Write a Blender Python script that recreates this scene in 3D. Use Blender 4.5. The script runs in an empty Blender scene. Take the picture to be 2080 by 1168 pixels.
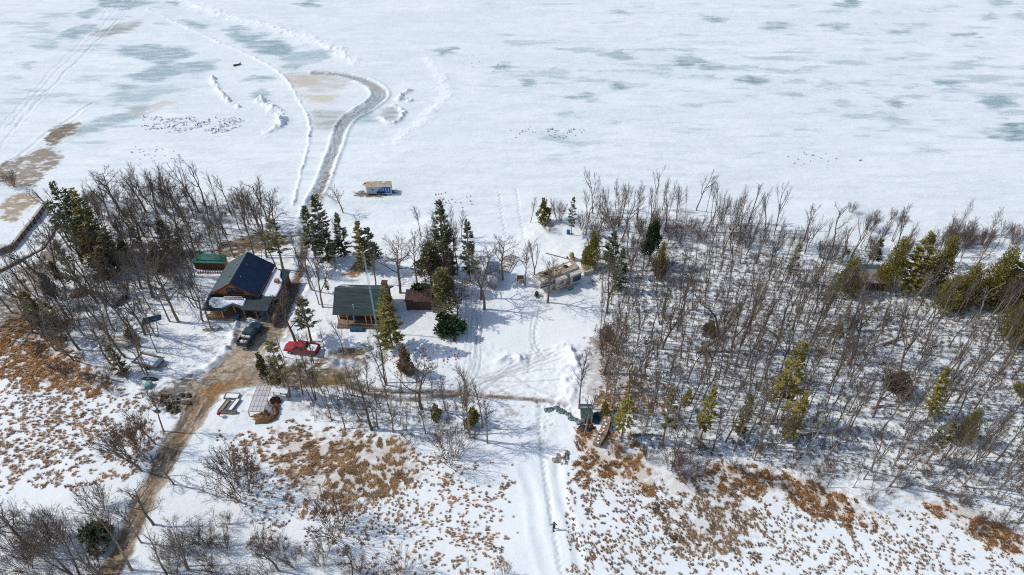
import bpy, math, random
import numpy as np
from mathutils import Vector, Matrix
rad = math.radians
SC = bpy.context.scene
# ------------------------------------------------------------------ camera, sky, sun, exposure
CAM_H = 80.0; PITCH = rad(40.6); FPX = 1387.0
cam = bpy.data.cameras.new('camera'); camo = bpy.data.objects.new('camera', cam); SC.collection.objects.link(camo)
camo.location = (0, 0, CAM_H); camo.rotation_euler = (rad(90) - PITCH, 0, 0)
cam.sensor_width = 36; cam.lens = 36 * FPX / 2080; cam.clip_start = 0.5; cam.clip_end = 9000
SC.camera = camo
SUN_EL = rad(45); SUN_AZ = math.atan2(-0.985, 0.13)
w = bpy.data.worlds.new('World'); SC.world = w; w.use_nodes = True
nt = w.node_tree; bg = nt.nodes['Background']
sky = nt.nodes.new('ShaderNodeTexSky'); sky.sky_type = 'NISHITA'; sky.sun_disc = False
sky.sun_elevation = SUN_EL; sky.sun_rotation = SUN_AZ; sky.air_density = 1.0; sky.dust_density = 1.0
nt.links.new(sky.outputs[0], bg.inputs[0]); bg.inputs[1].default_value = 0.135
sun = bpy.data.lights.new('sun', 'SUN'); sun.energy = 2.55; sun.angle = rad(0.5); sun.color = (1, 0.965, 0.915)
suno = bpy.data.objects.new('sun', sun); SC.collection.objects.link(suno)
sd_ = Vector((math.sin(SUN_AZ) * math.cos(SUN_EL), math.cos(SUN_AZ) * math.cos(SUN_EL), math.sin(SUN_EL)))
suno.rotation_euler = sd_.to_track_quat('Z', 'Y').to_euler(); suno.location = sd_ * 200
SC.view_settings.view_transform = 'Standard'; SC.view_settings.look = 'None'
SC.view_settings.exposure = 0.16; SC.view_settings.gamma = 1.0
SC.cycles.filter_width = 1.1; SC.cycles.use_denoising = False
SC.cycles.max_bounces = 6; SC.cycles.diffuse_bounces = 3; SC.cycles.transparent_max_bounces = 8

# ------------------------------------------------------------------ ground plan: map of the photograph's ground
_U = (0, math.sin(PITCH), math.cos(PITCH)); _W = (0, math.cos(PITCH), -math.sin(PITCH))
def G(px, py, z=0.0):
    a = (px - 1040) / FPX; b = (584 - py) / FPX
    dy = _U[1] * b + _W[1]; dz = _U[2] * b + _W[2]; t = (z - CAM_H) / dz
    return (a * t, dy * t)
def Vp(px, py, Y):            # point on the upright plane y = Y
    a = (px - 1040) / FPX; b = (584 - py) / FPX
    dy = _U[1] * b + _W[1]; dz = _U[2] * b + _W[2]; t = Y / dy
    return (a * t, Y, CAM_H + dz * t)
def PX(x, y, z=0.0):
    k = y * _W[1] + (z - CAM_H) * _W[2]
    return (1040 + FPX * x / k, 584 - FPX * (y * _U[1] + (z - CAM_H) * _U[2]) / k)
def GL(pts, z=0.0): return np.array([G(px, py, z) for px, py in pts])
def height_of(bx, by, ty):
    x, y = G(bx, by); b = (584 - ty) / FPX
    dy = _U[1] * b + _W[1]; dz = _U[2] * b + _W[2]
    return max(0.5, CAM_H + dz * y / dy)

# ------------------------------------------------------------------ noise
def _hash(ix, iy, s):
    h = (ix.astype(np.int64) * 374761393 + iy.astype(np.int64) * 668265263 + s * 69069) & 0x7fffffff
    h = ((h ^ (h >> 13)) * 1274126177) & 0x7fffffff
    return ((h ^ (h >> 16)) & 0xffff) / 65535.0
def vnoise(x, y, s=0):
    ix = np.floor(x); iy = np.floor(y); fx = x - ix; fy = y - iy
    fx = fx * fx * (3 - 2 * fx); fy = fy * fy * (3 - 2 * fy)
    a = _hash(ix, iy, s); b = _hash(ix + 1, iy, s); c = _hash(ix, iy + 1, s); d = _hash(ix + 1, iy + 1, s)
    return (a * (1 - fx) + b * fx) * (1 - fy) + (c * (1 - fx) + d * fx) * fy
def fbm(x, y, s=0, o=4):
    v = 0; a = 0.5; n = 0
    for k in range(o):
        v = v + a * vnoise(x * 2 ** k + 17.3 * k, y * 2 ** k - 9.1 * k, s + k); n += a; a *= 0.55
    return v / n
def sstep(a, b, x):
    t = np.clip((x - a) / (b - a), 0, 1); return t * t * (3 - 2 * t)
def sd_poly(x, y, P):         # signed distance, negative inside
    d = np.full(x.shape, 1e9); ins = np.zeros(x.shape, bool); n = len(P)
    for i in range(n):
        ax, ay = P[i]; bx, by = P[(i + 1) % n]; ex, ey = bx - ax, by - ay
        t = np.clip(((x - ax) * ex + (y - ay) * ey) / (ex * ex + ey * ey + 1e-9), 0, 1)
        d = np.minimum(d, np.hypot(x - ax - t * ex, y - ay - t * ey))
        if abs(by - ay) > 1e-9:
            c = (ay > y) != (by > y); ins ^= c & (x < ex * (y - ay) / (by - ay) + ax)
    return np.where(ins, -d, d)
def sd_line(x, y, L):         # distance, signed side, length along
    d = np.full(x.shape, 1e9); u = np.zeros(x.shape); v = np.zeros(x.shape); s = 0.0
    for i in range(len(L) - 1):
        ax, ay = L[i]; bx, by = L[i + 1]; ex, ey = bx - ax, by - ay; l = math.hypot(ex, ey) + 1e-9
        t = np.clip(((x - ax) * ex + (y - ay) * ey) / (l * l), 0, 1)
        dd = np.hypot(x - ax - t * ex, y - ay - t * ey); side = np.sign((y - ay) * ex - (x - ax) * ey)
        m = dd < d; d = np.where(m, dd, d); u = np.where(m, dd * side, u); v = np.where(m, s + t * l, v); s += l
    return d, u, v
def smooth_line(pts, z=0.0, n=6):
    P = GL(pts, z); out = []
    for i in range(len(P) - 1):
        p0 = P[max(i - 1, 0)]; p1 = P[i]; p2 = P[i + 1]; p3 = P[min(i + 2, len(P) - 1)]
        for k in range(n):
            t = k / n
            out.append(0.5 * ((2 * p1) + (-p0 + p2) * t + (2 * p0 - 5 * p1 + 4 * p2 - p3) * t * t + (-p0 + 3 * p1 - 3 * p2 + p3) * t ** 3))
    out.append(P[-1]); return np.array(out)

# ------------------------------------------------------------------ terrain grid
def axis(lo, hi, s0, s1, far):
    a = [0.0]
    return a
def ramp_axis(start, mid, fine, end, coarse, far):
    a = [start]
    while a[-1] < mid: a.append(a[-1] + fine)
    while a[-1] < end: a.append(a[-1] + fine + (coarse - fine) * (a[-1] - mid) / (end - mid))
    s = coarse
    while a[-1] < far: s *= 1.25; a.append(a[-1] + s)
    return a
ax_ = ramp_axis(0.0, 70, 0.21, 200, 0.6, 3000)
gx = np.array([-v for v in ax_[:0:-1]] + ax_)
back = [-v for v in ramp_axis(0, 1, 1.0, 30, 4, 3000)[:0:-1]]
gy = np.array([v + 30 for v in back] + ramp_axis(30.0, 112, 0.19, 262, 0.75, 3600))
X, Y = np.meshgrid(gx, gy); NX, NY = len(gx), len(gy)
LAKE_Z = -0.35
land_px = [(-900, 700), (-260, 610), (-60, 600), (60, 520), (112, 470), (140, 430), (200, 400), (330, 385), (450, 405), (540, 430), (610, 445), (690, 425), (740, 445), (830, 450), (900, 440), (960, 470), (1060, 480), (1085, 440), (1200, 410), (1400, 425), (1560, 450), (1680, 500), (1800, 490), (1950, 470), (2080, 500), (2500, 560), (3400, 700),
           (3400, 1500), (2500, 1240), (2080, 1085), (1960, 1010), (1860, 990), (1800, 1035), (1680, 990), (1500, 955), (1350, 935), (1230, 905), (1130, 870), (1100, 900), (1000, 930), (900, 915), (800, 895), (700, 865), (560, 850), (470, 870), (400, 890), (350, 830), (300, 800), (230, 770), (150, 750), (80, 690), (-60, 690), (-260, 720), (-900, 900)]
LANDP = GL(land_px)
def near(P, m):
    return (X > P[:, 0].min() - m) & (X < P[:, 0].max() + m) & (Y > P[:, 1].min() - m) & (Y < P[:, 1].max() + m)
sdl = sd_poly(X, Y, LANDP)
core = (Y < 320) & (np.abs(X) < 260)
landm = sstep(1.5, -2.5, sdl + (fbm(X / 6, Y / 6, 3) - .5) * 4)
marsh = sstep(66, 60, Y + X * 0.08) * (1 - landm)
Z = LAKE_Z * (1 - landm) + marsh * 0.05
n1 = fbm(X / 14, Y / 9, 11, 3) - .5; n2 = fbm(X / 2.2, Y / 1.8, 12, 3) - .5; n3 = fbm(X / .9, Y / .9, 13, 2) - .5
CLEAR = GL([(930, 640), (1215, 600), (1215, 780), (1140, 900), (1080, 1168), (1040, 1168), (1010, 900), (960, 800)])
cl = sstep(1.5, -1.5, sd_poly(X, Y, CLEAR))
rough = landm * (1 - cl)
Z += core * (n1 * .35 + n2 * (.06 + .16 * rough) + n3 * (.02 + .09 * rough))
streak = fbm(X / 16 + Y / 60, Y / 3.2, 21, 4) - .5           # wind-packed drifts on the lake
churn = sstep(1.5, -1.5, sd_poly(X, Y, GL([(900, 745), (960, 690), (1060, 715), (1150, 700), (1170, 800), (1120, 870), (1040, 830), (940, 810)]))); Z += churn * ((fbm(X / .7, Y / .5, 23, 3) - .5) * .22)
Z += core * (1 - landm) * (Y > 95) * (streak * .4 + (fbm(X / 3.5 + Y / 20, Y / .9, 22, 4) - .5) * .22)
# colour (albedo), roughness
C = np.empty(X.shape + (3,)); base = .83 + .05 * (fbm(X / 9, Y / 6, 31, 3) - .5) * 2
C[..., 0] = base - .012; C[..., 1] = base + .012; C[..., 2] = base - .004
lk = (1 - landm) * (Y > 95)
t = np.clip(lk * (.30 + .9 * (fbm(X / 30 + Y / 80, Y / 9, 33, 5) - .5)), 0, 1) * core
t2 = lk * (sstep(90, 170, Y) * .22 + np.clip(fbm(X / 9, Y / 1.5, 34, 5) - .50, 0, 1) * 3.0 * sstep(95, 120, Y))
t = np.clip(t + t2, 0, .9)[..., None]
C = C * (1 - t) + np.array([.67, .715, .705]) * t
RG = np.full(X.shape, .75)
def blend(m, col, r=None):
    global C, RG
    mm = m[..., None]; C = C * (1 - mm) + np.asarray(col) * mm
    if r is not None: RG = RG * (1 - m) + r * m
class Sub:                     # a window of the grid
    def __init__(s, P, m):
        i0 = max(np.searchsorted(gx, P[:, 0].min() - m), 0); i1 = np.searchsorted(gx, P[:, 0].max() + m)
        j0 = max(np.searchsorted(gy, P[:, 1].min() - m), 0); j1 = np.searchsorted(gy, P[:, 1].max() + m)
        s.sl = (slice(j0, j1), slice(i0, i1)); s.x = X[s.sl]; s.y = Y[s.sl]
    def blend(s, m, col, r=None):
        mm = m[..., None]; C[s.sl] = C[s.sl] * (1 - mm) + np.asarray(col) * mm
        if r is not None: RG[s.sl] = RG[s.sl] * (1 - m) + r * m
def patch(pts, col, z=0.0, edge=.5, amp=3.0, sc=3.0, st=1.0, seed=1, stretch=1.0, r=None, var=.25, dz=0.0, fine=None):
    P = GL(pts, z); S = Sub(P, amp + edge + 1)
    if S.x.size == 0: return
    n = fbm(S.x / (sc * stretch), S.y / sc, seed, 5) - .5
    e = sd_poly(S.x, S.y, P) + n * 2 * amp
    if stretch > 2.5: m = sstep(edge * 2.2, -edge * 1.6, e + (fbm(S.x / 4, S.y / .8, seed + 7, 3) - .5) * 3) * min(1, st * 1.15) * (.55 + .45 * sstep(.34, .55, fbm(S.x / 6, S.y / 1.2, seed + 8, 3)))
    else: m = sstep(edge, -edge, e + (fbm(S.x / .7, S.y / .5, seed + 7, 3) - .5) * 2.4) * st * (1 - .8 * sstep(.60, .68, fbm(S.x / 1.1, S.y / .6, seed + 8, 4)) * (stretch < 2.5))
    v = 1 + (fbm(S.x / (sc * .35 * stretch), S.y / (sc * .3), seed + 50, 4) - .5) * 2 * var
    S.blend(m, np.asarray(col) * v[..., None], r)
    if dz: Z[S.sl] += m * dz
ICE = (.31, .40, .405); ICE2 = (.25, .34, .335); SAND = (.27, .21, .145); MUD = (.13, .09, .055); OCHRE = (.42, .26, .115); TAN = (.60, .525, .42)
GRASSC = (.215, .135, .06); DARKM = (.10, .072, .045)
# --- lake: bare ice showing through
def ice(pts, st=.75, col=ICE, amp=3.2, seed=1, sc=4): patch(pts, col, LAKE_Z, .8, amp * 1.15, sc * .8, st, seed, 2.6, .35, .18)
ice([(240, 95), (300, 88), (390, 108), (330, 135), (300, 122), (250, 112)], .8, ICE, 2.5, 2)
ice([(262, 152), (330, 130), (440, 125), (430, 138), (330, 160), (270, 165)], .75, ICE, 2.5, 3)
ice([(215, 195), (260, 175), (350, 170), (380, 180), (300, 200), (240, 210)], .55, ICE, 2.5, 4)
ice([(110, 75), (180, 45), (200, 55), (150, 80)], .8, ICE, 3, 5); ice([(185, 70), (240, 48), (290, 45), (270, 60), (210, 75)], .85, (.36, .36, .31), 3, 6)
ice([(190, 0), (240, -10), (310, 5), (260, 18), (210, 12)], .8, ICE2, 3, 7); ice([(150, 25), (195, 18), (175, 35)], .7, ICE, 2.5, 8)
ice([(75, 92), (110, 88), (105, 100)], .6, ICE, 2, 9); ice([(33, 130), (65, 126), (60, 138)], .6, ICE, 2, 10)
ice([(160, 255), (215, 235), (290, 215), (300, 230), (210, 262), (150, 280)], .7, ICE, 2.3, 11)
ice([(370, 42), (440, 48), (410, 60), (380, 54)], .75, ICE, 2, 12)
ice([(470, 68), (540, 70), (510, 88), (478, 86)], .85, (.28, .42, .40), 2, 13)
ice([(500, 88), (560, 82), (610, 92), (570, 115), (530, 108), (505, 98)], .85, ICE, 2.5, 14)
ice([(560, 108), (680, 104), (650, 125), (600, 142), (570, 130)], .6, ICE, 3, 15)
ice([(585, 148), (680, 145), (720, 160), (700, 178), (640, 185), (590, 165)], .55, (.50, .46, .38), 2.5, 16)
ice([(590, 155), (640, 152), (645, 172), (600, 178)], .6, (.62, .50, .36), 2.0, 17)
ice([(610, 192), (680, 195), (670, 205), (630, 205)], .5, (.62, .48, .26), 1.8, 18)
ice([(640, 228), (700, 226), (715, 245), (690, 262), (645, 258)], .75, (.42, .43, .37), 1.6, 19)
ice([(700, 235), (750, 228), (760, 245), (715, 252)], .75, ICE, 1.6, 20)
ice([(776, 222), (800, 216), (812, 228), (800, 246), (778, 242)], .9, (.36, .40, .38), 1.0, 21)
for i, (a, b, c, d) in enumerate([(500, 162, 548, 158), (505, 195, 555, 188), (450, 62, 505, 58), (880, 110, 930, 100), (1000, 140, 1040, 132), (1220, 106, 1290, 118), (1365, 112, 1430, 135), (1410, 140, 1480, 136),
                                  (1240, 30, 1290, 25), (1420, 35, 1480, 42), (1660, 48, 1730, 56), (1540, 48, 1600, 58), (1990, 30, 2025, 38), (2050, 25, 2090, 40), (1920, 68, 2000, 72), (1800, 62, 1850, 68),
                                  (1975, 200, 2070, 218), (1690, 208, 1730, 212), (1800, 206, 1840, 214), (1780, 236, 1840, 248), (1060, 160, 1090, 168), (1240, 170, 1280, 176), (1160, 195, 1210, 200), (1650, 170, 1700, 178), (2030, 250, 2100, 285), (1990, 268, 2050, 280), (1900, 168, 1960, 172), (1500, 160, 1560, 166), (1580, 195, 1640, 190), (2000, 0, 2060, 12), (1700, 5, 1750, 12), (600, 5, 660, 12), (340, 8, 370, 2)]):
    h = 7
    q = random.Random(i); mx, my, rx = (a + c) / 2, (b + d) / 2, abs(c - a) / 2; ry = abs(d - b) / 2 + h * .5
    ice([(mx + rx * math.cos(t) * q.uniform(.5, 1.2), my + ry * math.sin(t) * q.uniform(.3, 1.3)) for t in np.linspace(0, 6.28, 10)[:-1]], q.uniform(.5, .95), ICE if i % 3 else ICE2, 2.0, 100 + i, 2.2)
bandn = fbm(X / 11, Y / 3.2, 77, 5); bm = np.zeros(X.shape)
for (pts, k) in [([(1000, 60), (1500, 90), (2200, 120), (2200, 300), (1750, 255), (1300, 215), (980, 180)], .085), ([(1200, 5), (2200, 20), (2200, 90), (1500, 75)], .03), ([(0, 30), (330, -20), (420, 200), (150, 330), (0, 300)], .05), ([(950, -20), (2200, -20), (2200, 330), (1100, 330)], .0)]:
    P = GL(pts, LAKE_Z); q = sstep(6, -6, sd_poly(X, Y, P)); bm = np.maximum(bm, q * sstep(.60 - k, .76 - k, bandn * .75 + .25 * fbm(X / 4, Y / .9, 79, 4)))
blend(bm * .5 * (1 - landm), ICE, .4)
# --- left: blown-clear sand and dirty ice
patch([(0, 330), (60, 318), (150, 270), (160, 250), (110, 262), (95, 290), (130, 320), (90, 350), (60, 385), (0, 372)], SAND, LAKE_Z, .5, 2.2, 3, .92, 41, 1.5)
patch([(95, 275), (140, 250), (155, 258), (110, 300)], (.20, .15, .10), LAKE_Z, .4, 1.4, 2, .9, 42, 1.5)
patch([(0, 402), (50, 392), (85, 400), (60, 425), (30, 450), (0, 446)], (.36, .26, .15), LAKE_Z, .5, 1.5, 2.5, .9, 43, 1.5)
patch([(250, 232), (330, 205), (360, 208), (300, 232)], (.50, .43, .34), LAKE_Z, 1, 2, 3, .5, 44, 2)
patch([(-30, 640), (30, 575), (105, 500), (125, 455), (120, 520), (70, 640), (20, 700), (-30, 720)], (.19, .13, .08), 0, .5, 1.4, 2, .85, 45)
patch([(25, 548), (60, 532), (70, 540), (30, 560)], (.28, .2, .13), 0, .4, .8, 2, .8, 46)
patch([(0, 520), (25, 500), (30, 508), (5, 525)], (.28, .2, .13), LAKE_Z, .4, .5, 2, .8, 47)
# --- land: bare grass and earth
patch([(430, 505), (470, 485), (560, 478), (600, 490), (560, 505), (500, 520), (440, 522)], (.17, .108, .042), 0, .5, 1.0, 2, .95, 51)
patch([(470, 485), (520, 470), (590, 472), (600, 480), (480, 495)], (.15, .105, .05), 0, .5, 1.0, 2, .85, 52)
patch([(605, 470), (622, 462), (628, 475), (610, 482)], (.33, .2, .11), 0, .4, .6, 2, .9, 53)
patch([(735, 520), (748, 545), (735, 560), (690, 568), (700, 555)], (.25, .145, .055), 0, .4, 1.1, 1.3, .95, 54)
patch([(650, 730), (720, 705), (745, 712), (735, 755), (725, 775), (640, 770), (560, 770), (560, 745)], (.16, .10, .04), 0, .4, 1.5, 1.8, .95, 55, 2.2)
patch([(655, 712), (700, 716), (740, 712), (742, 722), (680, 726)], (.24, .15, .06), 0, .3, .8, 1.4, .9, 56, 2.5)
patch([(555, 750), (650, 752), (700, 765), (690, 785), (600, 790), (540, 785)], (.15, .11, .05), 0, .5, 1.2, 1.6, .9, 57, 2)
patch([(500, 640), (590, 620), (600, 660), (560, 700), (480, 690)], (.42, .37, .31), 0, .8, 1.5, 1.6, .7, 58)
patch([(320, 780), (400, 750), (430, 800), (390, 840), (340, 850), (325, 815)], DARKM, 0, .5, 1.6, 1.4, .9, 59, 1.3)
patch([(330, 800), (365, 795), (370, 830), (345, 838)], (.06, .05, .035), 0, .4, .8, 1.0, .8, 60)
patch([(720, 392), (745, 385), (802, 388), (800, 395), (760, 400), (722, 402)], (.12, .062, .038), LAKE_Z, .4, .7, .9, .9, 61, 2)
# leaf-litter slopes
patch([(1180, 735), (1230, 690), (1250, 740), (1340, 790), (1310, 850), (1240, 850), (1190, 800)], (.20, .125, .065), 0, .4, 3.6, .45, .45, 62, 1.0)
patch([(1195, 690), (1225, 680), (1225, 712), (1190, 720)], (.13, .08, .045), 0, .4, 1.6, .6, .7, 63)
for k_, pz in enumerate(([(560, 870), (830, 890), (850, 960), (780, 1010), (640, 1040), (570, 960)], [(1180, 880), (1240, 890), (1330, 935), (1320, 1000), (1180, 950)], [(1440, 940), (1560, 955), (1700, 995), (1790, 1050), (1640, 1025), (1450, 965)], [(1850, 1005), (1960, 1025), (2120, 1100), (2110, 1140), (1980, 1075)], [(1340, 965), (1470, 945), (1550, 1080), (1500, 1130), (1380, 1110)], [(-20, 690), (60, 620), (110, 640), (150, 740), (220, 790), (100, 780), (20, 740)])): patch(pz, (.36, .22, .10), 0, .4, 3.0, .45, .42 if k_ != 4 else .25, 200 + k_, 1.0)
# --- forest floor: snow thin over litter
ff = landm * (1 - cl); fn = fbm(X / .8, Y / .55, 65, 4); fn2 = fbm(X / 7, Y / 7, 66, 3)
eastwood = sstep(12, 20, X) * landm
m = eastwood * sstep(.62, .70, fn + (fn2 - .5) * .45) * .55; blend(m, (.225, .180, .140))
westwood = sstep(-36, -46, X) * landm
m = westwood * sstep(.64, .73, fn + (fn2 - .5) * .45) * .5; blend(m, (.25, .20, .155))
yard = landm * (1 - eastwood) * (1 - westwood) * sstep(72, 68, Y)
m = yard * sstep(.62, .70, fn + (fn2 - .5) * .5) * .5; blend(m, (.22, .16, .11))
# --- tracks pressed into the snow
def groove(pts, wd, depth, z=0.0, bank=0.0, tint=None, st=.4, wob=.0, seed=5):
    L = smooth_line(pts, z); S = Sub(L, wd * 4 + 2); d, u, v = sd_line(S.x, S.y, L)
    u = u + (vnoise(v / 3, v * 0, seed) - .5) * wob; d = np.abs(u) if wob else d
    n = .6 + .8 * vnoise(v / 1.3, u, seed)
    Z[S.sl] -= depth * np.exp(-(d / wd) ** 2) * n
    if bank: Z[S.sl] += bank * np.exp(-((d - wd * 1.9) / (wd * .7)) ** 2) * n
    if tint is not None: S.blend(np.exp(-(d / wd) ** 4) * st * n.clip(0, 1), tint)
GREY = (.46, .47, .48)
for o in (-14, -4, 6, 15):
    groove([(962 + o, 600), (960 + o, 660), (962 + o, 720), (952 + o * 1.1, 760), (925 + o, 790), (890, 800 + o * .3)], .13, .07, 0, .03, GREY, .6, .3, 5 + o)
for o in (-4, 5):
    groove([(1100 + o, 600), (1082 + o, 660), (1085 + o, 700), (1100 + o, 725)], .14, .08, 0, .03, GREY, .6, .4, 9 + o)
for o in (0, 6, 13):
    groove([(960 + o, 770), (1010, 755 + o), (1075, 735 + o), (1140, 712 + o * 1.2)], .14, .08, 0, .03, (.42, .38, .33), .5, .3, 13 + o)
groove([(700, 772), (760, 790), (830, 797), (900, 795), (1000, 805), (1095, 812), (1150, 822)], .42, .08, 0, .04, (.19, .125, .07), .95, .1, 17)
groove([(700, 780), (750, 800), (820, 811), (890, 806), (930, 803)], .46, .08, 0, .04, (.17, .11, .06), 1.0, .1, 18)
groove([(1020, 795), (1060, 780), (1120, 800), (1180, 820)], .15, .08, 0, .03, (.45, .42, .38), .4, .3, 19)
groove([(1040, 760), (1090, 790), (1140, 815)], .15, .08, 0, .03, (.45, .42, .38), .4, .3, 20)
groove([(1065, 950), (1085, 1010), (1095, 1080), (1120, 1168), (1140, 1230)], .6, .06, 0, .05, None, 0, .5, 23)
groove([(1130, 930), (1150, 1040), (1170, 1110), (1200, 1230)], .55, .13, 0, .04, None, 0, .5, 24)
groove([(0, 300), (80, 200), (180, 100), (250, 30), (275, -10)], .35, .10, LAKE_Z, .05, (.6, .66, .7), .3, .8, 25)
for o in (-22, -8, 10): groove([(20 + o, 260), (120 + o, 150), (210 + o, 60), (262 + o, -10)], .3, .10, LAKE_Z, .05, (.66, .7, .74), .35, 1.0, 26 + o)
groove([(0, 345), (100, 270), (190, 210)], .5, .1, LAKE_Z, .08, None, 0, 1, 40)
rg_ = random.Random(12)
for k in range(9):
    a = rg_.uniform(955, 1010); b = rg_.uniform(765, 800); c_ = rg_.uniform(1060, 1160); d_ = rg_.uniform(700, 800)
    groove([(a - 40, b + 18), (a, b), ((a + c_) / 2, (b + d_) / 2 + rg_.uniform(-14, 14)), (c_, d_)], .12, .06, 0, .03, (.42, .42, .42), .55, .3, 60 + k)
for k in range(6):
    a = rg_.uniform(945, 985); groove([(a, 590), (a + rg_.uniform(-6, 6), 650), (a + rg_.uniform(-6, 6), 710), (a + rg_.uniform(-15, 20), 765)], .11, .05, 0, .03, (.45, .46, .48), .5, .3, 80 + k)
def ridge(pts, wd, h, z=LAKE_Z, lump=.5, seed=3):
    L = smooth_line(pts, z); S = Sub(L, wd * 4 + 1); wx = (fbm(S.x / 1.7, S.y / 1.7, seed + 90, 3) - .5) * wd * 2.2; wy = (fbm(S.x / 1.7, S.y / 1.7, seed + 91, 3) - .5) * wd * 2.2; d, u, v = sd_line(S.x + wx, S.y + wy, L); h = h * (.45 + 1.1 * vnoise(v / 5, v * 0, seed))
    n = (1 - lump) + lump * np.clip((fbm(S.x / 1.3, S.y / 1.0, seed, 4) - .34) * 5, 0, 1.6)
    Z[S.sl] += h * np.exp(-(d / wd) ** 2) * n; S.blend(np.exp(-(d / wd) ** 2) * .8, (.86, .87, .885))
ridge([(300, 20), (420, 75), (500, 110), (570, 150), (610, 210), (628, 250), (625, 300), (607, 365), (596, 415)], .34, .34, seed=4)
ridge([(340, -10), (470, 35), (590, 65), (680, 100), (720, 125)], 1.9, .34, lump=.45, seed=5)
ridge([(432, 158), (448, 190), (470, 208), (485, 218)], .55, .75, lump=1, seed=6); ridge([(530, 205), (560, 225), (572, 250), (545, 270)], 1.1, .9, lump=1, seed=7)
ridge([(830, 185), (810, 200), (830, 205)], .7, .7, lump=.9, seed=8); ridge([(870, 120), (905, 190), (860, 240), (800, 290)], 1.6, .2, lump=.6, seed=9)
ridge([(1155, 715), (1170, 745), (1160, 790), (1140, 815)], 1.5, .30, 0, 1, 10); ridge([(1135, 710), (1150, 708), (1175, 740)], .6, .4, 0, .9, 11)
ridge([(1010, 735), (1035, 728), (1060, 730)], .6, .5, 0, .9, 12); ridge([(650, 690), (668, 700), (672, 712)], 1.2, .8, 0, .8, 13)
ridge([(482, 660), (470, 700), (440, 735), (400, 755)], .5, .45, 0, .7, 14); ridge([(640, 560), (600, 640), (580, 690)], .5, .3, 0, .7, 15)
ridge([(680, 735), (720, 742)], 1.0, .5, 0, .8, 16); ridge([(800, 215), (818, 226), (812, 244), (790, 250), (775, 240)], .6, .6, LAKE_Z, .6, 17)
# footprints trodden by one walker
rng = np.random.default_rng(5)
def footprints(pts, step=.42, z=0.0):
    L = smooth_line(pts, z); s = np.r_[0, np.cumsum(np.hypot(*np.diff(L, axis=0).T))]
    for k, q in enumerate(np.arange(0, s[-1], step)):
        x = np.interp(q, s, L[:, 0]) + (.16 if k % 2 else -.16) + rng.normal(0, .05); y = np.interp(q, s, L[:, 1]) + rng.normal(0, .05)
        i = np.searchsorted(gx, x); j = np.searchsorted(gy, y); sl = (slice(j - 2, j + 3), slice(i - 2, i + 3))
        g = np.exp(-(((X[sl] - x) / .16) ** 2 + ((Y[sl] - y) / .2) ** 2)); Z[sl] -= .22 * g
        C[sl] = C[sl] * (1 - .35 * g[..., None]) + np.array([.50, .50, .52]) * .35 * g[..., None]
footprints([(1092, 800), (1096, 860), (1099, 900), (1103, 940), (1112, 990), (1125, 1072), (1132, 1110), (1140, 1168)])
footprints([(1100, 815), (1110, 860), (1102, 900), (1108, 960), (1118, 1030), (1124, 1072)])
footprints([(1086, 810), (1100, 830), (1096, 870)]); footprints([(1100, 825), (1140, 822), (1170, 838)], .5)
footprints([(1050, 385), (1055, 430), (1066, 490)], .6, LAKE_Z); footprints([(1015, 390), (1020, 440), (1030, 490)], .7, LAKE_Z)
footprints([(1085, 700), (1078, 730), (1074, 760)]); footprints([(1100, 640), (1086, 680), (1100, 720)], .5)
# --- earth road
ROAD = smooth_line([(170, 1260), (215, 1168), (285, 1030), (335, 930), (385, 850), (430, 785), (490, 725), (530, 690), (560, 655), (585, 615), (603, 570), (615, 520), (618, 480)])
ROADW = [3.6, 3.2, 3.0, 3.1, 3.6, 4.6, 4.6, 3.6, 3.0, 2.2, 1.7, 1.6, 1.5]
BR = smooth_line([(430, 790), (490, 770), (560, 768), (640, 775), (700, 775)])
LR = smooth_line([(618, 480), (622, 440), (640, 400), (655, 372), (668, 335), (682, 300), (694, 262), (712, 238), (748, 216), (771, 196), (764, 178), (735, 163), (690, 151), (640, 149)], LAKE_Z)
roadmask = np.zeros(X.shape, bool)
def road(L, ws, cols, hw_noise=.5, dz=-.12, seed=70, bank=.0, st=.96):
    S = Sub(L, 8); d, u, v = sd_line(S.x, S.y, L); tot = np.hypot(*np.diff(L, axis=0).T).sum()
    hw = np.interp(v / tot * (len(ws) - 1), range(len(ws)), np.array(ws)) * .5
    e = d - hw + (fbm(S.x / 1.6, S.y / 1.6, seed, 4) - .5) * 2 * hw_noise
    m = sstep(.35, -.35, e) * st
    s1 = fbm(u * 2.6, v * .28, seed + 1, 4); s2 = fbm(S.x / 4, S.y / 4, seed + 2, 3); s3 = fbm(u * 7, v * .8, seed + 3, 2)
    c = np.empty(S.x.shape + (3,)); c[:] = cols[0]
    k = sstep(.42, .62, s1)[..., None]; c = c * (1 - k) + np.array(cols[1]) * k
    k = (sstep(.5, .62, s2) * .75)[..., None]; c = c * (1 - k) + np.array(cols[2]) * k
    k = (sstep(.55, .72, s3 * .6 + s1 * .4 + .15 * sstep(hw * .4, hw, d)) * .8)[..., None]; c = c * (1 - k) + np.array(cols[3]) * k
    S.blend(m, c, .6); Z[S.sl] += m * (dz + (s1 - .5) * .16)
    if bank: Z[S.sl] += bank * np.exp(-((d - hw - .7) / .45) ** 2) * (.5 + fbm(S.x / .8, S.y / .8, seed + 5, 2))
    roadmask[S.sl] |= e < 0
    return S, d, u, v
road(ROAD, ROADW, [(.14, .092, .052), (.058, .042, .028), (.25, .145, .058), (.44, .36, .27)], .7)
road(BR, [3.5, 3.2, 3.0, 2.5, 1.2], [(.17, .11, .05), (.08, .055, .032), (.24, .15, .055), (.42, .36, .27)], .8, seed=80)
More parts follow.
